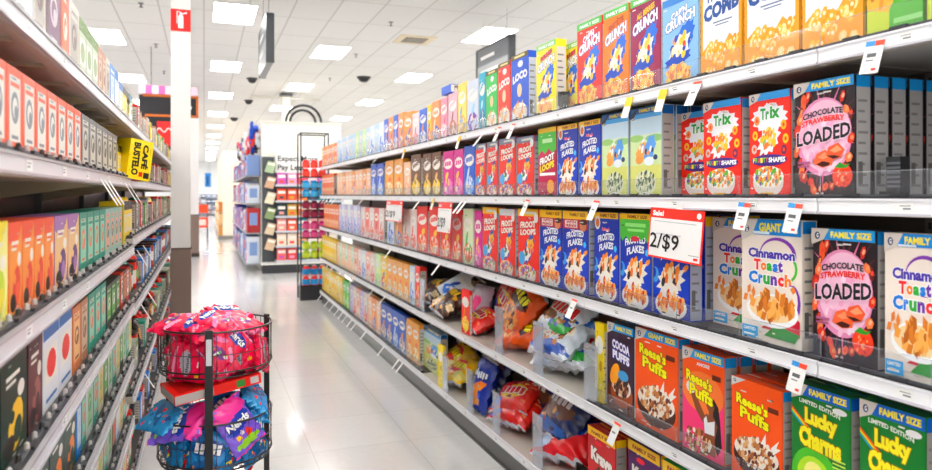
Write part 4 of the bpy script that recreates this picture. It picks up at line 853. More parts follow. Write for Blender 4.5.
# far bays: tins, pouches and cartons
def can_mesh(name, r, h, body, band, lid):
    b = MB(); b.lathe([(r * .97, 0), (r, .004), (r, h * .2), (r, h * .3), (r, h * .7), (r, h * .9), (r, h), (r * 1.02, h), (r * 1.02, h + .012), (r * .96, h + .014)], lid, 'card', 16, [body, body, band, 'f0ece4', body, body, lid, lid, lid]); return b.mesh(name)
CN = {'red': (can_mesh('can', .06, .16, 'c8241c', 'f4e8d8', '2a1c18'), 'red coffee can with dark lid'), 'brick': (can_mesh('can', .068, .17, 'b85a44', 'c86a50', '3a2018'), 'brick red coffee can'), 'green': (can_mesh('can', .055, .14, '1f6a3a', 'e8e8d8', '123a22'), 'dark green tin'),
      'black': (can_mesh('can', .05, .15, '1e1e22', 'b08a50', '0e0e10'), 'black coffee jar'), 'blue': (can_mesh('can', .058, .15, '1f5ab0', 'f0f0f0', '103060'), 'blue coffee can'), 'orange': (can_mesh('can', .055, .14, 'ee7028', '2c1a14', '1c1412'), 'orange and black tin')}
PC = {'red': (bag_mesh('pouch', .15, .21, .07, 'd83424', [(.5, .7, .4, .1, 0, '4a1c14'), (.5, .35, .4, .2, 0, '7ab040')], [], 31, 'b82c20'), 'red and green coffee pouch'), 'teal': (bag_mesh('pouch', .15, .21, .07, '1c7a68', [(.5, .5, .35, .2, 0, 'e8e0d0')], [], 32, '145a4c'), 'teal coffee pouch'),
      'black': (bag_mesh('pouch', .15, .21, .07, '2a2422', [(.5, .55, .35, .22, 0, 'd8a850')], [], 33, '1a1614'), 'black coffee pouch'), 'yellow': (bag_mesh('pouch', .15, .22, .07, 'f6cf1c', [(.5, .35, .3, .2, 0, '1c1814')], [], 34, 'd8b010'), 'yellow and black coffee pouch')}
rf = random.Random(12); cc = {}
farrow = {0: ['t_yellow', 't_green', 'c:red', 'c:black', 't_red', 't_tan', 'c:brick', 't_white'], 1: ['t_red', 'c:black', 't_yellow', 'c:red', 'p:black', 't_white', 'c:green'], 2: ['p:yellow', 'p:yellow', 'p:yellow', 't_silver', 'c:black', 't_red', 'p:teal', 't_green'],
          3: ['c:brick', 'c:brick', 'p:teal', 'c:green', 'c:red', 'p:red', 't_blue', 't_black'], 4: ['p:red', 'p:red', 'c:green', 't_greenwhite', 'c:red', 'c:orange', 'p:black', 't_teal'], 5: ['p:red', 'c:orange', 'c:green', 'p:red', 'c:black', 't_blue', 't_red']}
FN = ['top', 'second', 'third', 'fourth', 'fifth', 'lowest']
fl = []
for row in range(6):
    y = 3.93; j = 0
    while y < 9.7:
        s_ = farrow[row][j % len(farrow[row])] if j < 8 else farrow[row][rf.randrange(len(farrow[row]))]; j += 1
        z = FAR[row] + .0185
        if s_[1] == ':':
            kind = s_[2:]
            if s_[0] == 'c':
                me, ds = CN[kind]; wdt = .15; o = place(me, 'coffee_can', None, (LB - .075, y + wdt / 2, z)); ct = 'can'
            else:
                me, ds = PC[kind]; wdt = .17; o = place(me, 'coffee_pouch', None, (LB - .05, y + wdt / 2, z + .100), (R(-6), 0, math.pi / 2), (.92, .92, .92)); ct = 'pouch'
            k = (row, ds); i = cc.get(k, 0); cc[k] = i + 1
            tag(o, '%s, %s of its kind on %s far drinks shelf' % (ds, ORD[i], FN[row]), ct, 'coffee goods on the %s far drinks shelf' % FN[row])
        else:
            wdt = .15; fl.append(dict(row=row, ya=y, yb=y + wdt, d=s_, zt=z + rf.uniform(.15, .2), sb=0, deep=0))
        y += wdt + .004
def zF(f): return FAR[f['row']] + .0185
place_cartons(fl, zF, LB, math.pi / 2, FN, 'far drinks shelf', -1, 'drink_carton', 'carton', 'cartons on the %s far drinks shelf')
# tags hanging on the drinks shelves
lt = [(1, 101, 0), (1, 105, 0), (1, 109, 0), (1, 125, 0), (1, 129, 0), (2, 137, 0), (2, 143, 0), (3, 141, 1), (3, 148, 1), (4, 145, 1)]
for i, (row, px, far) in enumerate(lt):
    X = XL + .012; Z = (FAR if far else NEAR)[row]
    o = place(TG['p'], 'price_tag', None, (X, Yp(px, X), Z - .008), (R(-30), 0, math.pi / 2))
    same = [q for q in lt if q[0] == row]; n = same.index((row, px, far))
    tag(o, 'slim white tag, %s hanging from %s drinks shelf edge' % (ORD[n], LN[row]), 'price tag', 'slim tags on the drinks shelf edges')

# ============================================================ CANDY RACK
CX, CY, RR = .041, 2.76, .2
rack = empty('candy_rack', (CX, CY, 0))
for i, a in enumerate((-97, 23, 143)):
    b = MB(); mx = Matrix.Rotation(R(a), 4, 'Z')
    b.box(RR, -.013, 0, RR + .01, .013, 1.085, '17181b', 'wire', mx); b.box(RR - .012, -.013, 0, RR, -.010, 1.085, '17181b', 'wire', mx)
    if i == 0: b.box(RR + .0102, -.009, .965, RR + .0115, .009, 1.055, 'd9d9dc', 'card', mx)
    b.build('post', rack)
b = MB(); b.lathe([(RR + .03, 0), (RR + .03, .02), (.04, .03)], '17181b', 'wire', 32); b.build('base', rack)
def circ(r, z, n=40): return [(r * math.cos(6.28319 * k / n), r * math.sin(6.28319 * k / n), z) for k in range(n)]
for zt, zb in ((1.075, .915), (.755, .59), (.43, .27)):
    b = MB(); b.tube(circ(RR, zt), .0035, '17181b', n=6, closed=True); b.tube(circ(RR, zb + .02), .003, '17181b', n=6, closed=True); b.tube(circ(RR - .01, zb), .003, '17181b', n=6, closed=True); b.tube(circ(RR, (zt + zb) / 2), .0015, '17181b', n=5, closed=True)
    for k in range(44):
        t = 6.28319 * k / 44; c, s_ = math.cos(t), math.sin(t)
        b.tube([(RR * c, RR * s_, zt), (RR * c, RR * s_, zb + .02), ((RR - .01) * c, (RR - .01) * s_, zb)], .0013, '17181b', n=5)
    for k in range(-7, 8):
        x = k * .026; yy = math.sqrt((RR - .01) ** 2 - x * x); b.tube([(x, -yy, zb), (x, yy, zb)], .0015, '17181b', n=5); b.tube([(-yy, x, zb), (yy, x, zb)], .0015, '17181b', n=5)
    b.build('wire_basket', rack)
tag(rack, 'round black three tier wire rack of candy in the aisle', 'display rack')
PK = 'e8185c'
CB = {
    'pink': bag_mesh('candy', .17, .22, .045, PK, [(.5, .80, .42, .12, 0, '2a50b8'), (.2, .5, .25, .06, .4, 'f090c0'), (.8, .45, .25, .05, -.4, 'f4b0d0'), (.5, .30, .26, .11, 0, '8a1c8a')] + dots(9, ['5ab04a', 'f2c030', 'f6f0f4', 'e84080'], .25, .2, .75, .4, .045, 61), [('Nerds', .16, .72, .84, .88, 'ffffff', '1c2c80')], 41, 'f09ac0'),
    'pinkback': bag_mesh('candy', .17, .22, .045, PK, [(.5, .40, .34, .12, .1, 'c0bcc4'), (.5, .15, .4, .03, 0, 'f4a8c8'), (.5, .85, .4, .04, .1, '8a1450'), (.8, .66, .06, .05, 0, 'f0c030'), (.2, .66, .06, .05, 0, '2a50b8'), (.5, .66, .1, .02, .1, 'f6f0f4')], [('NUTRITION', .25, .42, .75, .47, '6a6870', None)], 42, 'd81450'),
    'lilac': bag_mesh('candy', .17, .23, .04, '8a6ad0', [(.5, .82, .5, .16, 0, 'f04aa8'), (.5, .55, .42, .14, .2, '2a48b0'), (.5, .16, .4, .07, 0, '9ac83a'), (.62, .30, .10, .07, 0, 'e84030'), (.3, .30, .08, .05, 0, 'f2c030'), (.45, .36, .06, .04, 0, 'f6f0f4')], [('Nerds', .14, .48, .86, .64, 'ffffff', '1c2c80')], 43, 'f04aa8'),
    'blue': bag_mesh('candy', .17, .22, .05, '1f8cc4', [(.5, .3, .38, .16, 0, '1668a0'), (.5, .68, .44, .16, .1, '1458a0')] + dots(7, ['e83a4a', 'f2a030', 'f6e03a', 'f4f6f8'], .2, .2, .8, .4, .04, 62), [('Sweet', .14, .58, .86, .78, 'ffffff', '14508c')], 44, '50b4e0'),
    'bluedots': bag_mesh('candy', .17, .22, .05, '2a9ad0', [(.5, .5, .4, .1, .4, '1668a0')] + dots(14, ['e8304a', 'f0f4f8', '1458a0', '60c0e8', '1458a0'], .1, .1, .9, .9, .05, 22), [], 45, '58b8e0'),
    'red': bag_mesh('candy', .17, .20, .05, 'd8242c', [(.5, .6, .4, .16, 0, 'f6f0f0'), (.3, .25, .12, .1, 0, '3aa04a')], [('GUMMY', .18, .54, .82, .68, 'd8242c', None)], 46, 'b81820'),
}
def candy(kind, a, r, z, lean, roll, label, grp, yaw=0, sc=1.0):
    t = R(a); x, y = CX + r * math.cos(t), CY + r * math.sin(t)
    sc *= .88; o = place(CB[kind], 'candy_bag', None, (x, y, z), None, (sc,) * 3)
    o.rotation_euler = (Matrix.Rotation(t + math.pi / 2 + yaw, 4, 'Z') @ Matrix.Rotation(-lean, 4, 'X') @ Matrix.Rotation(roll, 4, 'Y')).to_euler()
    tag(o, label, 'candy bag', grp)
G1, G2 = 'pink candy bags in the upper basket', 'blue candy bags in the lower basket'
candy('pinkback', -118, .165, .965, .1, 1.7, 'pink candy bag low against the wires, panel sideways', G1, 0, .9)
candy('pink', -80, .17, 1.02, .1, .9, 'pink candy bag with blue logo beside the post, half turned', G1, 0, .8)
candy('pinkback', -15, .165, .96, .15, 1.9, 'pink candy bag low at the cereal side wires', G1, 0, .9)
candy('pinkback', -115, .12, 1.085, 1.2, 2.2, 'pink candy bag flat on the heap beside the flopping bag', G1, 0, .95)
candy('pink', -85, .11, 1.10, 1.25, -.6, 'small folded pink candy bag on top near the post', G1, .4, .8)
candy('blue', -100, .17, .64, .1, .2, 'blue candy bag with white lettering behind the front post', G2, 0, .9)
candy('blue', -40, .16, .67, .1, -.25, 'blue candy bag with white lettering at the cereal side', G2, 0, .95)
candy('blue', -150, .16, .69, .15, .6, 'blue candy bag tilted at the coffee side', G2, 0, .9)
candy('pinkback', -135, .135, .985, .15, 1.0, 'pink candy bag showing grey panel at the basket front, tilted', G1)
candy('pinkback', -62, .14, .99, .12, 1.25, 'pink candy bag with grey panel lying sideways beside the post', G1)
candy('pink', -32, .13, 1.005, .18, -.25, 'pink candy bag with blue logo pressed against basket side', G1)
candy('pinkback', -100, .13, .98, .2, 2.6, 'upside down pink candy bag behind the front post', G1)
candy('pink', -170, .14, .99, .2, 1.9, 'pink candy bag at the basket side nearest the coffee shelves', G1)
candy('pinkback', 10, .13, .99, .2, .4, 'pink candy bag at the basket side facing the cereal', G1)
candy('pink', 60, .10, 1.0, .3, .8, 'pink candy bag at the back of the upper basket', G1)
candy('pinkback', 120, .11, 1.01, .3, 2.1, 'pink candy bag at the back nearest the coffee shelves', G1)
candy('pinkback', -95, .07, 1.055, .7, .6, 'pink candy bag slanting over the heap behind the post', G1)
candy('pink', -150, .13, 1.092, 1.35, 1.35, 'pink candy bag flopping out over the basket rim', G1, .2, 1.0)
candy('pink', -45, .09, 1.095, 1.15, .35, 'topmost pink candy bag with blue logo facing up', G1, .2, 1.0)
candy('pinkback', 30, .10, 1.075, 1.1, 1.0, 'pink candy bag lying flat at the basket rear', G1)
candy('pinkback', -60, .02, .97, 1.4, .5, 'pink candy bag buried in the middle of the heap', G1, 0, .95)
candy('blue', -128, .135, .675, .15, .15, 'blue candy bag with white lettering against the lower wires', G2, 0, 1.0)
candy('blue', -62, .135, .655, .15, 1.3, 'blue candy bag lying sideways low beside the front post', G2)
candy('bluedots', -25, .13, .70, .2, .3, 'blue candy bag with fruit dots at the basket side', G2)
candy('bluedots', -165, .13, .67, .2, 1.6, 'blue dotted candy bag toward the coffee shelves', G2)
candy('red', -110, .145, .615, .2, 1.5, 'red candy bag at the bottom of the lower basket', G2, 0, .8)
candy('red', -20, .12, .615, .3, 1.3, 'red candy bag low at the cereal side of the basket', G2, 0, .8)
candy('blue', 20, .13, .69, .2, -.2, 'blue candy bag standing at the rear wires', G2)
candy('blue', 80, .12, .69, .3, .5, 'blue candy bag at the back of the lower basket', G2)
candy('bluedots', 140, .12, .69, .3, 1.2, 'blue dotted candy bag at the back of lower basket', G2)
candy('blue', -70, .09, .745, .7, -.6, 'blue candy bag slanting beneath the purple one', G2)
candy('lilac', -66, .17, .735, .3, -.45, 'purple and pink candy bag propped beside the front post', G2, .1, .95)
candy('lilac', -135, .17, .755, .8, 1.30, 'long purple candy bag lying across the lower basket rim', G2, 0, 1.0)
candy('bluedots', -160, .19, .765, .95, 1.5, 'blue candy bag sticking out toward the coffee shelves', G2, .2, .9)
candy('bluedots', -10, .11, .76, 1.1, 1.2, 'blue dotted candy bag flat under the red box end', G2)
candy('bluedots', -15, .14, .80, .8, 1.2, 'blue dotted bag folded over the cereal side rim', G2, 0, .85)
candy('blue', 30, .13, .83, .6, .3, 'blue candy bag upright behind the red box end', G2, 0, .8)
b = MB(); b.box(-.15, -.085, 0, .15, .085, .035, 'd8281c'); b.box(-.151, -.07, .004, -.15, .07, .031, 'b0a8a4'); b.box(-.15, -.0856, .003, -.02, -.085, .032, 'b8b0ac'); b.box(.06, -.0856, .006, .09, -.085, .030, '3a8a3c'); b.box(.11, -.0856, .006, .14, -.085, .030, 'c8c4c4')
b.box(-.13, -.07, .035, .13, .07, .0354, 'b02018'); b.box(-.06, -.04, .0354, .08, .04, .0358, '7a4a34')
o = b.build('candy_box', None, (CX - .015, CY - .10, .862), (R(3), R(-6), R(18))); tag(o, 'flat red candy box lying on the lower basket of bags', 'candy box')

# ============================================================ SIGNS, CEILING FITTINGS
def hang_sign(x, lab, txt):
    o = empty('aisle_sign', (x, 9.05, 0)); b = MB(); b.box(0, 0, 3.21, .10, .05, 3.81, '3a3c42', 'metal'); b.box(0, 1.25, 3.21, .10, 1.3, 3.81, '3a3c42', 'metal'); b.box(0, 0, 3.80, .10, 1.3, 3.83, '3a3c42', 'metal'); b.box(.01, .05, 3.21, .09, 1.25, 3.81, '8f9398', 'metal'); b.build('sign_body', o)
    b = MB(); b.box(.006, .06, 3.56, .01, 1.24, 3.80, '73777d', 'card'); b.box(.006, .06, 3.22, .01, 1.24, 3.54, 'b8babd', 'card')
    for j, (t, z, c) in enumerate(((txt[0], 3.64, 'f2f2f2'), (txt[1], 3.42, 'f6f6f6'), (txt[2], 3.28, 'f6f6f6'))):
        b.box(.004, 1.1 - .09 * len(t), z, .006, 1.1, z + .05, c, 'card')
    b.build('sign_face', o)
    b = MB()
    for y in (.2, 1.1): b.tube([(.05, y, 3.81), (.05, y, CEIL)], .004, '9a9a9a')
    b.build('hanger', o)
    tag(o, lab, 'aisle sign', 'hanging aisle signs')
hang_sign(.725, 'grey aisle sign hanging edge-on over the aisle', ('cereal', 'coffee', 'tea')); hang_sign(4.04, 'grey aisle sign hanging beyond the cereal shelves', ('snacks', 'crackers', 'cookies'))
b = MB(); X0, Zt = -.330, 3.545; SZ = -.035
b.box(-.329, 8.0 - .006, 3.32 + SZ, -.132, 8.0 - .002, 3.55 + SZ, 'd8241c', 'card')
def exq(pts, c, y): b.add([(x, y, z + SZ) for x, z in pts], [tuple(range(len(pts)))], c, 'card')
exq([(-.255, 3.35), (-.205, 3.35), (-.205, 3.47), (-.215, 3.49), (-.245, 3.49), (-.255, 3.47)], 'ffffff', 7.9935); exq([(-.24, 3.49), (-.22, 3.49), (-.22, 3.52), (-.24, 3.52)], 'ffffff', 7.9935); exq([(-.22, 3.505), (-.17, 3.525), (-.17, 3.51), (-.22, 3.495)], 'ffffff', 7.9935); exq([(-.27, 3.40), (-.262, 3.40), (-.262, 3.52), (-.24, 3.52), (-.24, 3.528), (-.27, 3.528)], 'ffffff', 7.9935)
tag(b.build('extinguisher_sign'), 'red sign with white fire extinguisher on near column', 'sign')
def dome(x, y, r, lab, col='26262a'):
    b = MB(); b.lathe([(r * 1.25, 0), (r * 1.25, -.03), (r, -.035), (r * .92, -.07), (r * .6, -.11), (.005, -.125)], col, 'plastic', 16); tag(b.build('security_camera', None, (x, y, CEIL)), lab, 'security camera')
dome(3.45, 15.94, .13, 'black dome camera above the far cereal shelves'); dome(1.05, 17, .10, 'black dome camera over the far aisle'); dome(1.2, 21, .10, 'second black dome camera over the far aisle'); dome(1.0, 26, .12, 'third black dome camera over the far aisle')
for i, (px, py) in enumerate(((141, 3), (156, 44), (164, 71), (391, 22), (356, 54), (330, 78))):
    a = (px - 466) / F; rx = math.sin(TH) + a * math.cos(TH); ry = math.cos(TH) - a * math.sin(TH); t = (CEIL - EYE) / ((195 - py) / F)
    b = MB(); b.lathe([(.04, 0), (.04, -.008), (.012, -.012), (.012, -.05), (.03, -.055), (.03, -.06), (.004, -.07)], '8a8a8c', 'metal', 12); tag(b.build('sprinkler', None, (rx * t, ry * t, CEIL)), 'metal ceiling sprinkler head, %s %s' % (ORD[i % 3], 'over the coffee side' if i < 3 else 'over the cereal side'), 'sprinkler', 'ceiling sprinklers')
b = MB(); b.box(-.32, -.32, -.012, .32, .32, 0, 'd8c8a8', 'metal'); b.box(-.2, -.2, -.016, .2, .2, -.012, '3a3836', 'metal')
for i in range(7): b.box(-.2, -.19 + i * .06, -.020, .2, -.175 + i * .06, -.015, 'b0a490', 'metal')
tag(b.build('ceiling_vent', None, (3.45, 11.8, CEIL)), 'square slatted ceiling air vent', 'vent')

# ============================================================ BACKGROUND
# end cap with books beyond the cross aisle
YE = 14.65
o = empty('book_endcap', (1.09, YE, 0))
b = MB(); b.box(0, .02, .0, 1.6, .06, 3.02, 'f1ede4', 'matte'); b.box(0, .06, 0, .04, 7.5, 3.02, 'efeae0', 'matte'); b.box(1.56, .06, 0, 1.6, 7.5, 3.02, 'efeae0', 'matte'); b.box(-.01, 0, 3.0, 1.61, 7.5, 3.05, 'd8d4cc', 'metal'); b.build('panel', o)
b = MB(); b.box(-.02, -.36, 0, 1.6, .02, .17, '2c2c30', 'metal'); b.box(-.04, -.40, .17, 1.6, .02, .20, 'dcdad4', 'metal'); b.build('base', o)
b = MB(); b.box(0, -.02, .2, .24, .02, 2.32, '4c5054', 'metal'); b.box(.24, -.02, .2, 1.6, .02, 2.0, '3a3e44', 'metal'); b.build('backing', o)
shz = [1.75, 1.43, 1.12, .826, .53, .235]
for z in shz:
    b = MB(); b.box(.25, -.3, z - .02, 1.6, -.02, z, 'e4e4e6', 'metal'); b.box(.25, -.305, z - .03, 1.6, -.3, z + .015, 'c8cad0', 'metal'); b.build('shelf', o)
tag(o, 'white end display with book shelves past the cross aisle', 'display shelving')
b = MB(); b.box(0, 0, 0, .9, .02, .42, 'f4f3f0', 'card')
for t, z in (('Expect More.', .24), ('Pay Less.', .06)):
    vs, fs = text_mesh(t, .02); b.add([(.03 + x * .155, -.004, z + y * .155) for x, y in vs], fs, '2c2c2e', 'card')
tag(b.build('slogan_sign', None, (1.36, YE - .05, 2.0)), 'white slogan sign above the book shelves', 'sign')
bc = ['d85a9a', 'e8783c', 'f0a8b0', '3a78a8', 'e0503a', '2c4a50', 'f0c8b0', '8ac0b8', 'e88a30', '6a4a8a', 'f4d8c8', '28405a']
pal = [['c86ab8', 'f0a8c8', 'e05a6a', 'f4d0d8'], ['e8603c', 'f08a40', '2a5a70', '3a8a90'], ['2c4a50', 'c8a040', 'd87838', '8a3a30'], ['f0a8a0', 'e86a50', '5a9ab0', 'f0b8c0'], ['f4dcc8', 'f0e0d0', 'e8b890', 'f4e4e0'], ['e07a78', 'd85a5a', '4a98a8', 'd8e0e4']]
k = 0
for r_, z in enumerate(shz):
    for i in range(6):
        c = pal[r_][i % 4 if r_ != 1 else (0, 0, 1, 2, 3, 3)[i]]
        b = MB(); b.box(0, 0, 0, .18, .03, .24, c, 'card'); b.box(.02, -.001, .14, .16, 0, .2, 'f4ece4', 'card'); b.box(.18, .003, .003, .1803, .027, .237, 'f4f0e8', 'card'); b.box(.04, -.001, .04, .13, 0, .09, pal[(r_ + 1) % 6][i % 4], 'card')
        ob = b.build('book', None, (1.09 + .28 + i * .205, YE - .22, z + .006), (R(-8), 0, 0)); tag(ob, 'paperback face out, %s from the magazines, %s book shelf' % (['first', 'second', 'third', 'fourth', 'fifth', 'sixth'][i], RN[r_] if r_ < 5 else 'base'), 'book', 'paperbacks on the end display')
for i in range(6):
    b = MB(); b.box(-.09, 0, 0, .09, .012, .24, ('a8b89a', 'c8a890', 'e0d8c0', '8a9a70', 'd0c0a8', 'c8b098')[i], 'card'); b.box(-.07, -.001, .16, .07, 0, .21, 'f0ece0', 'card')
    ob = b.build('magazine', None, (1.09 + .12, YE - .14, 2.0 - i * .31), (R(-20), R(12), R(-25))); tag(ob, '%s slanted magazine down the dark rack side' % ['top', 'second', 'third', 'fourth', 'fifth', 'lowest'][i], 'magazine', 'slanted magazines on the end display')
b = MB()
for r_, dx in ((.36, 0), (.26, -.02)):
    b.tube([(.85 + dx + r_ * math.cos(math.pi * t / 20), .15, 3.05 + r_ * math.sin(math.pi * t / 20)) for t in range(21)], .028, '26262a', 'wire', 10)
tag(b.build('hoop_decoration', None, (1.09 - .0, YE, 0)), 'two nested black hoops on top of the end display', 'decoration')
# goods on the side of that display run
gc = ['d8dce4', '2a5ab8', '8aa0c8', '1f4a9a', 'd83a34', 'e8e8ec', '28407a', 'a83a3a']
for lev, (z, h) in enumerate(((.15, .55), (.78, .5), (1.38, .45), (1.95, .4))):
    b = MB(); b.box(-.30, 0, z - .03, 0, 7.3, z, '9a9a9e', 'metal'); tag(b.build('side_shelf', None, (1.09, YE + .2, 0)), '%s ledge along the toy side of the far display' % ['lowest', 'second', 'third', 'uppermost'][lev], 'shelf')
    y = YE + .25; i = 0
    rg = random.Random(lev + 5)
    while y < YE + 7.1:
        wd = rg.uniform(.28, .5); hh = h * rg.uniform(.8, 1.05); c = gc[rg.randrange(len(gc))]
        b = MB(); b.box(-.25, 0, 0, 0, wd, hh, c, 'card'); b.box(-.252, wd * .15, hh * .5, -.25, wd * .85, hh * .8, gc[(i * 3 + 1) % 8], 'card'); b.box(-.252, wd * .25, hh * .1, -.25, wd * .7, hh * .4, gc[(i + 4) % 8], 'card'); b.box(-.2, -.002, hh * .3, -.05, 0, hh * .8, gc[(i + 2) % 8], 'card')
        ob = b.build('boxed_toy', None, (1.09 - .02, y, z + .001)); tag(ob, 'boxed toy, %s on the %s ledge of the far display' % (ORD[i], ['lowest', 'second', 'third', 'uppermost'][lev]), 'toy box', 'boxed toys along the far display'); y += wd + .02; i += 1
b = MB(); rg = random.Random(77)
for i in range(90):
    x = -.03 - rg.random() * .16; y = rg.uniform(.2, 6.5); z = rg.uniform(2.56, 2.92); q = rg.uniform(.05, .11)
    mx = Matrix.Translation((x, y, z)) @ Matrix.Rotation(rg.uniform(-.6, .6), 4, 'X') @ Matrix.Rotation(rg.uniform(-.4, .4), 4, 'Y')
    b.box(-.03, -q, -q * 1.3, .03, q, q * 1.3, ('e04038', 'f4f4f4', '2a5ab8', '2c2c30', 'd8dce4')[i % 5], 'card', mx); b.box(-.034, -q * .6, -q * .6, -.03, q * .6, q * .5, ('f4f4f4', '2a5ab8', 'e8c040')[i % 3], 'card', mx); b.box(-.002, -.002, q, .002, .002, q * 1.9, '8a8a8a', 'metal', mx)
tag(b.build('hanging_goods', None, (1.09, YE, 0)), 'red, white and blue goods clustered high on the far display side', 'goods', kind='stuff')
# crate tower at the end of the cereal run
o = empty('crate_rack', (1.32, 10.45, 0))
b = MB()
for x, y in ((0, 0), (.40, 0), (0, .36), (.40, .36)): b.box(x, y, 0, x + .02, y + .02, 2.47, '1c1d20', 'wire')
for z in (.2, 2.45): 
    b.box(0, 0, z, .42, .02, z + .02, '1c1d20', 'wire'); b.box(0, .36, z, .42, .38, z + .02, '1c1d20', 'wire'); b.box(0, 0, z, .02, .38, z + .02, '1c1d20', 'wire'); b.box(.4, 0, z, .42, .38, z + .02, '1c1d20', 'wire')
b.build('frame', o)
b = MB(); b.box(.02, -.01, 0, .44, .38, .20, '2a2b2f', 'metal'); b.build('base', o); b = MB(); b.box(.40, .3, .2, .42, .38, 2.2, '1c1d20', 'metal'); b.build('back_panel', o)
for z in (.22, .62, .92, 1.22, 1.52, 1.82): b = MB(); b.box(.02, .0, z - .012, .41, .36, z, '1c1d20', 'metal'); b.build('shelf', o)
tag(o, 'tall black wire rack at the far end of the cereal shelves', 'display rack')
def pack(z, c1, c2, lab, hh=.26):
    for r_ in range(2):
        for i in range(3):
            b = MB(); b.lathe([(.052, 0), (.055, .01), (.055, hh / 2 * .6), (.03, hh / 2 * .9), (.03, hh / 2 - .008)], c1, 'card', 12, [c1, c2, c1, 'f0e8e8'], c=(0, 0))
            ob = b.build('tub', None, (1.32 + .09 + i * .118, 10.50, z + .001 + r_ * hh / 2)); tag(ob, '%s tub, %s, %s row' % (lab, ['left', 'middle', 'right'][i] + ' of three across', ['lower', 'upper'][r_]), 'tub', lab + ' tubs on the black rack')
pack(1.82, 'e82c28', 'f06050', 'bright red'); pack(1.52, '1f9ad0', '60c0e8', 'sky blue'); pack(1.22, '6a1c34', 'a84060', 'dark maroon'); pack(.92, 'c82c7c', 'e870a8', 'magenta pink'); pack(.62, 'b8d41c', 'd8e860', 'lime green'); pack(.22, 'd83a40', '3aa0d8', 'red and blue', .3)
# cream fixture further down the aisle
o = empty('far_fixture', (.62, 26, 0)); b = MB(); b.box(0, 0, .12, 1.4, 10, 3.1, 'f2e9dc', 'matte'); b.build('panel', o); b = MB(); b.box(-.15, -.1, 0, 1.4, 10, .12, '8a8680', 'metal'); b.build('base', o); tag(o, 'cream coloured tall fixture further down the aisle', 'display shelving')
for lev in range(3):
    for i in range(8):
        b = MB(); b.box(-.13, 0, 0, 0, .8, .34, ('d8a868', 'e8c898', 'c88a50', 'f0dcc0')[(i + lev) % 4], 'card'); b.box(-.132, .1, .1, -.13, .7, .26, 'f4ece0', 'card')
        ob = b.build('storage_basket', None, (.615, 26.1 + i * 1.1, .122 + lev * .42)); tag(ob, 'tan goods box, %s, %s tier of the cream fixture' % (ORD[i], ['lower', 'middle', 'upper'][lev]), 'goods box', 'tan boxes on the cream fixture')
# cream fixture left of toys / tall soffit column with arms
b = MB(); b.box(-.10, -.10, 0, .10, .10, CEIL, 'e6e0d4', 'matte'); b.box(-.16, -.16, CEIL - .10, .16, .16, CEIL - .02, '2c2c30', 'metal'); b.box(-.9, -.04, CEIL - .16, .9, .04, CEIL - .1, 'c8c4bc', 'metal')
tag(b.build('support_column', None, (2.05, 19.2, 0)), 'cream column with cross arms behind the end display', 'column', kind='structure')
# orange cart and far shelving
o = empty('orange_stand', (-.18, 23, 0)); b = MB()
for x in (0, .28):
    for y in (0, .5): b.tube([(x, y, 0), (x, y, 1.3)], .02, '5a5a5a', 'metal')
b.build('frame', o); b = MB(); b.box(-.02, -.02, .55, .30, .52, .85, 'ee5a28', 'plastic'); b.box(-.02, -.02, 1.0, .30, .52, 1.25, 'ee5a28', 'plastic'); b.box(.04, -.03, .62, .24, -.02, .8, 'f4e8e0', 'card'); b.build('bins', o); tag(o, 'orange two tier stand beside the far column', 'stand')
o = empty('far_rack', (-.6, 56, 0)); b = MB(); b.box(0, .5, 0, 1.9, .6, 1.6, 'd0d0d4', 'metal'); b.build('back_panel', o)
for z in (.1, .5, .9, 1.3): b = MB(); b.box(0, 0, z, 1.9, .5, z + .04, 'b0b4bc', 'metal'); b.build('shelf', o)
tag(o, 'low grey rack at the very end of the aisle', 'display shelving')
for lev in range(4):
    for i in range(5):
        b = MB(); b.box(0, 0, 0, .34, .3, .26, ('6a88b0', '8a98a8', 'a86a60', 'c8ccd4', '4a5a78')[(i + lev) % 5], 'card'); b.box(.05, -.002, .08, .29, 0, .2, 'e8e8ec', 'card'); tag(b.build('storage_box', None, (-.58 + i * .375, 56.05, .141 + lev * .4)), 'storage box %s from column side, %s tier of grey rack' % (['first', 'second', 'third', 'fourth', 'fifth'][i], ['lowest', 'second', 'third', 'top'][lev]), 'storage box', 'storage boxes on the grey rack')
x0, z0 = onY(205, 187, 48); x1, z1 = onY(211, 173, 48)
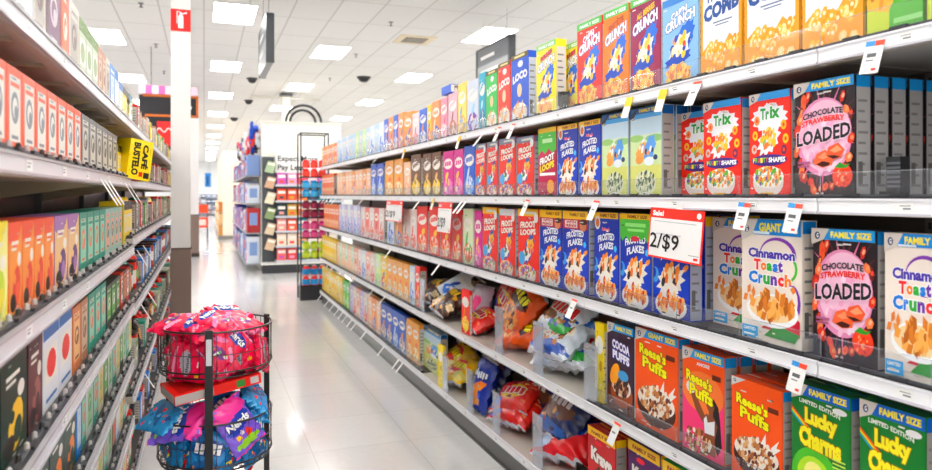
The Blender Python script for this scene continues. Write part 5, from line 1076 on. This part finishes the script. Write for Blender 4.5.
b = MB(); b.box(0, 0, 0, x1 - x0, .05, z1 - z0, '2f86c0', 'card'); b.box((x1 - x0) * .3, -.01, .1, (x1 - x0) * .6, 0, (z1 - z0) * .8, '1c3c60', 'card'); b.tube([(.2, .02, z1 - z0), (.2, .02, CEIL - z0)], .01, '999999'); b.tube([(.3, .02, z1 - z0), (.3, .02, CEIL - z0)], .01, '999999')
tag(b.build('poster', None, (x0, 48, z0)), 'blue hanging poster at the far end of the store', 'poster')
# dark department board behind the coffee shelves
YB = 14.0
xa, za = onY(139, 91, YB); xb, zb = onY(198.5, 118, YB)
o = empty('department_sign', (xa, YB, 0)); Wd = xb - xa
b = MB(); xs_ = onY(174, 100, YB)[0] - xa; b.box(0, 0, 2.05, xs_, .06, 3.38, '2b2a2e', 'matte'); b.box(xs_, 0, zb, Wd, .06, 3.38, '2b2a2e', 'matte'); b.build('board', o)
b = MB(); b.box(.06, -.01, 3.35, Wd, 0, 3.39, 'c87a3c', 'matte'); b.box(Wd - .04, -.01, zb, Wd, 0, 3.39, 'c87a3c', 'matte'); b.box(.1, -.01, zb, Wd, 0, zb + .04, 'c87a3c', 'matte'); b.build('orange_border', o)
b = MB()
for i in range(9): b.box(i * .11, -.05, 3.40, i * .11 + .11, .06, 3.55, 'e880b8' if i % 2 else 'f6dce8', 'card')
b.build('awning', o)
b = MB(); b.tube([(.2, .03, 3.38), (.2, .03, CEIL)], .008, '777777'); b.build('hanger', o); b = MB(); b.tube([(.8, .03, 3.38), (.8, .03, CEIL)], .008, '777777'); b.build('hanger', o)
b = MB(); b.box(.30, -.012, 2.45, Wd * .62, 0, 2.9, 'd82c28', 'card'); b.tube([(.3 + t * .03, -.02, 2.74 + .04 * math.sin(t * 1.2)) for t in range(14)], .012, 'f4ece8', 'card', 6); b.build('red_panel', o)
b = MB(); b.box(Wd - .32, -.012, zb + .15, Wd - .12, 0, zb + .21, 'f2f2f2', 'card'); b.build('white_mark', o)
tag(o, 'dark department board with orange border behind the near column', 'sign')
print('labels repeated:', [k for k, v in _used.items() if v > 1][:20], 'objects', len(bpy.data.objects))
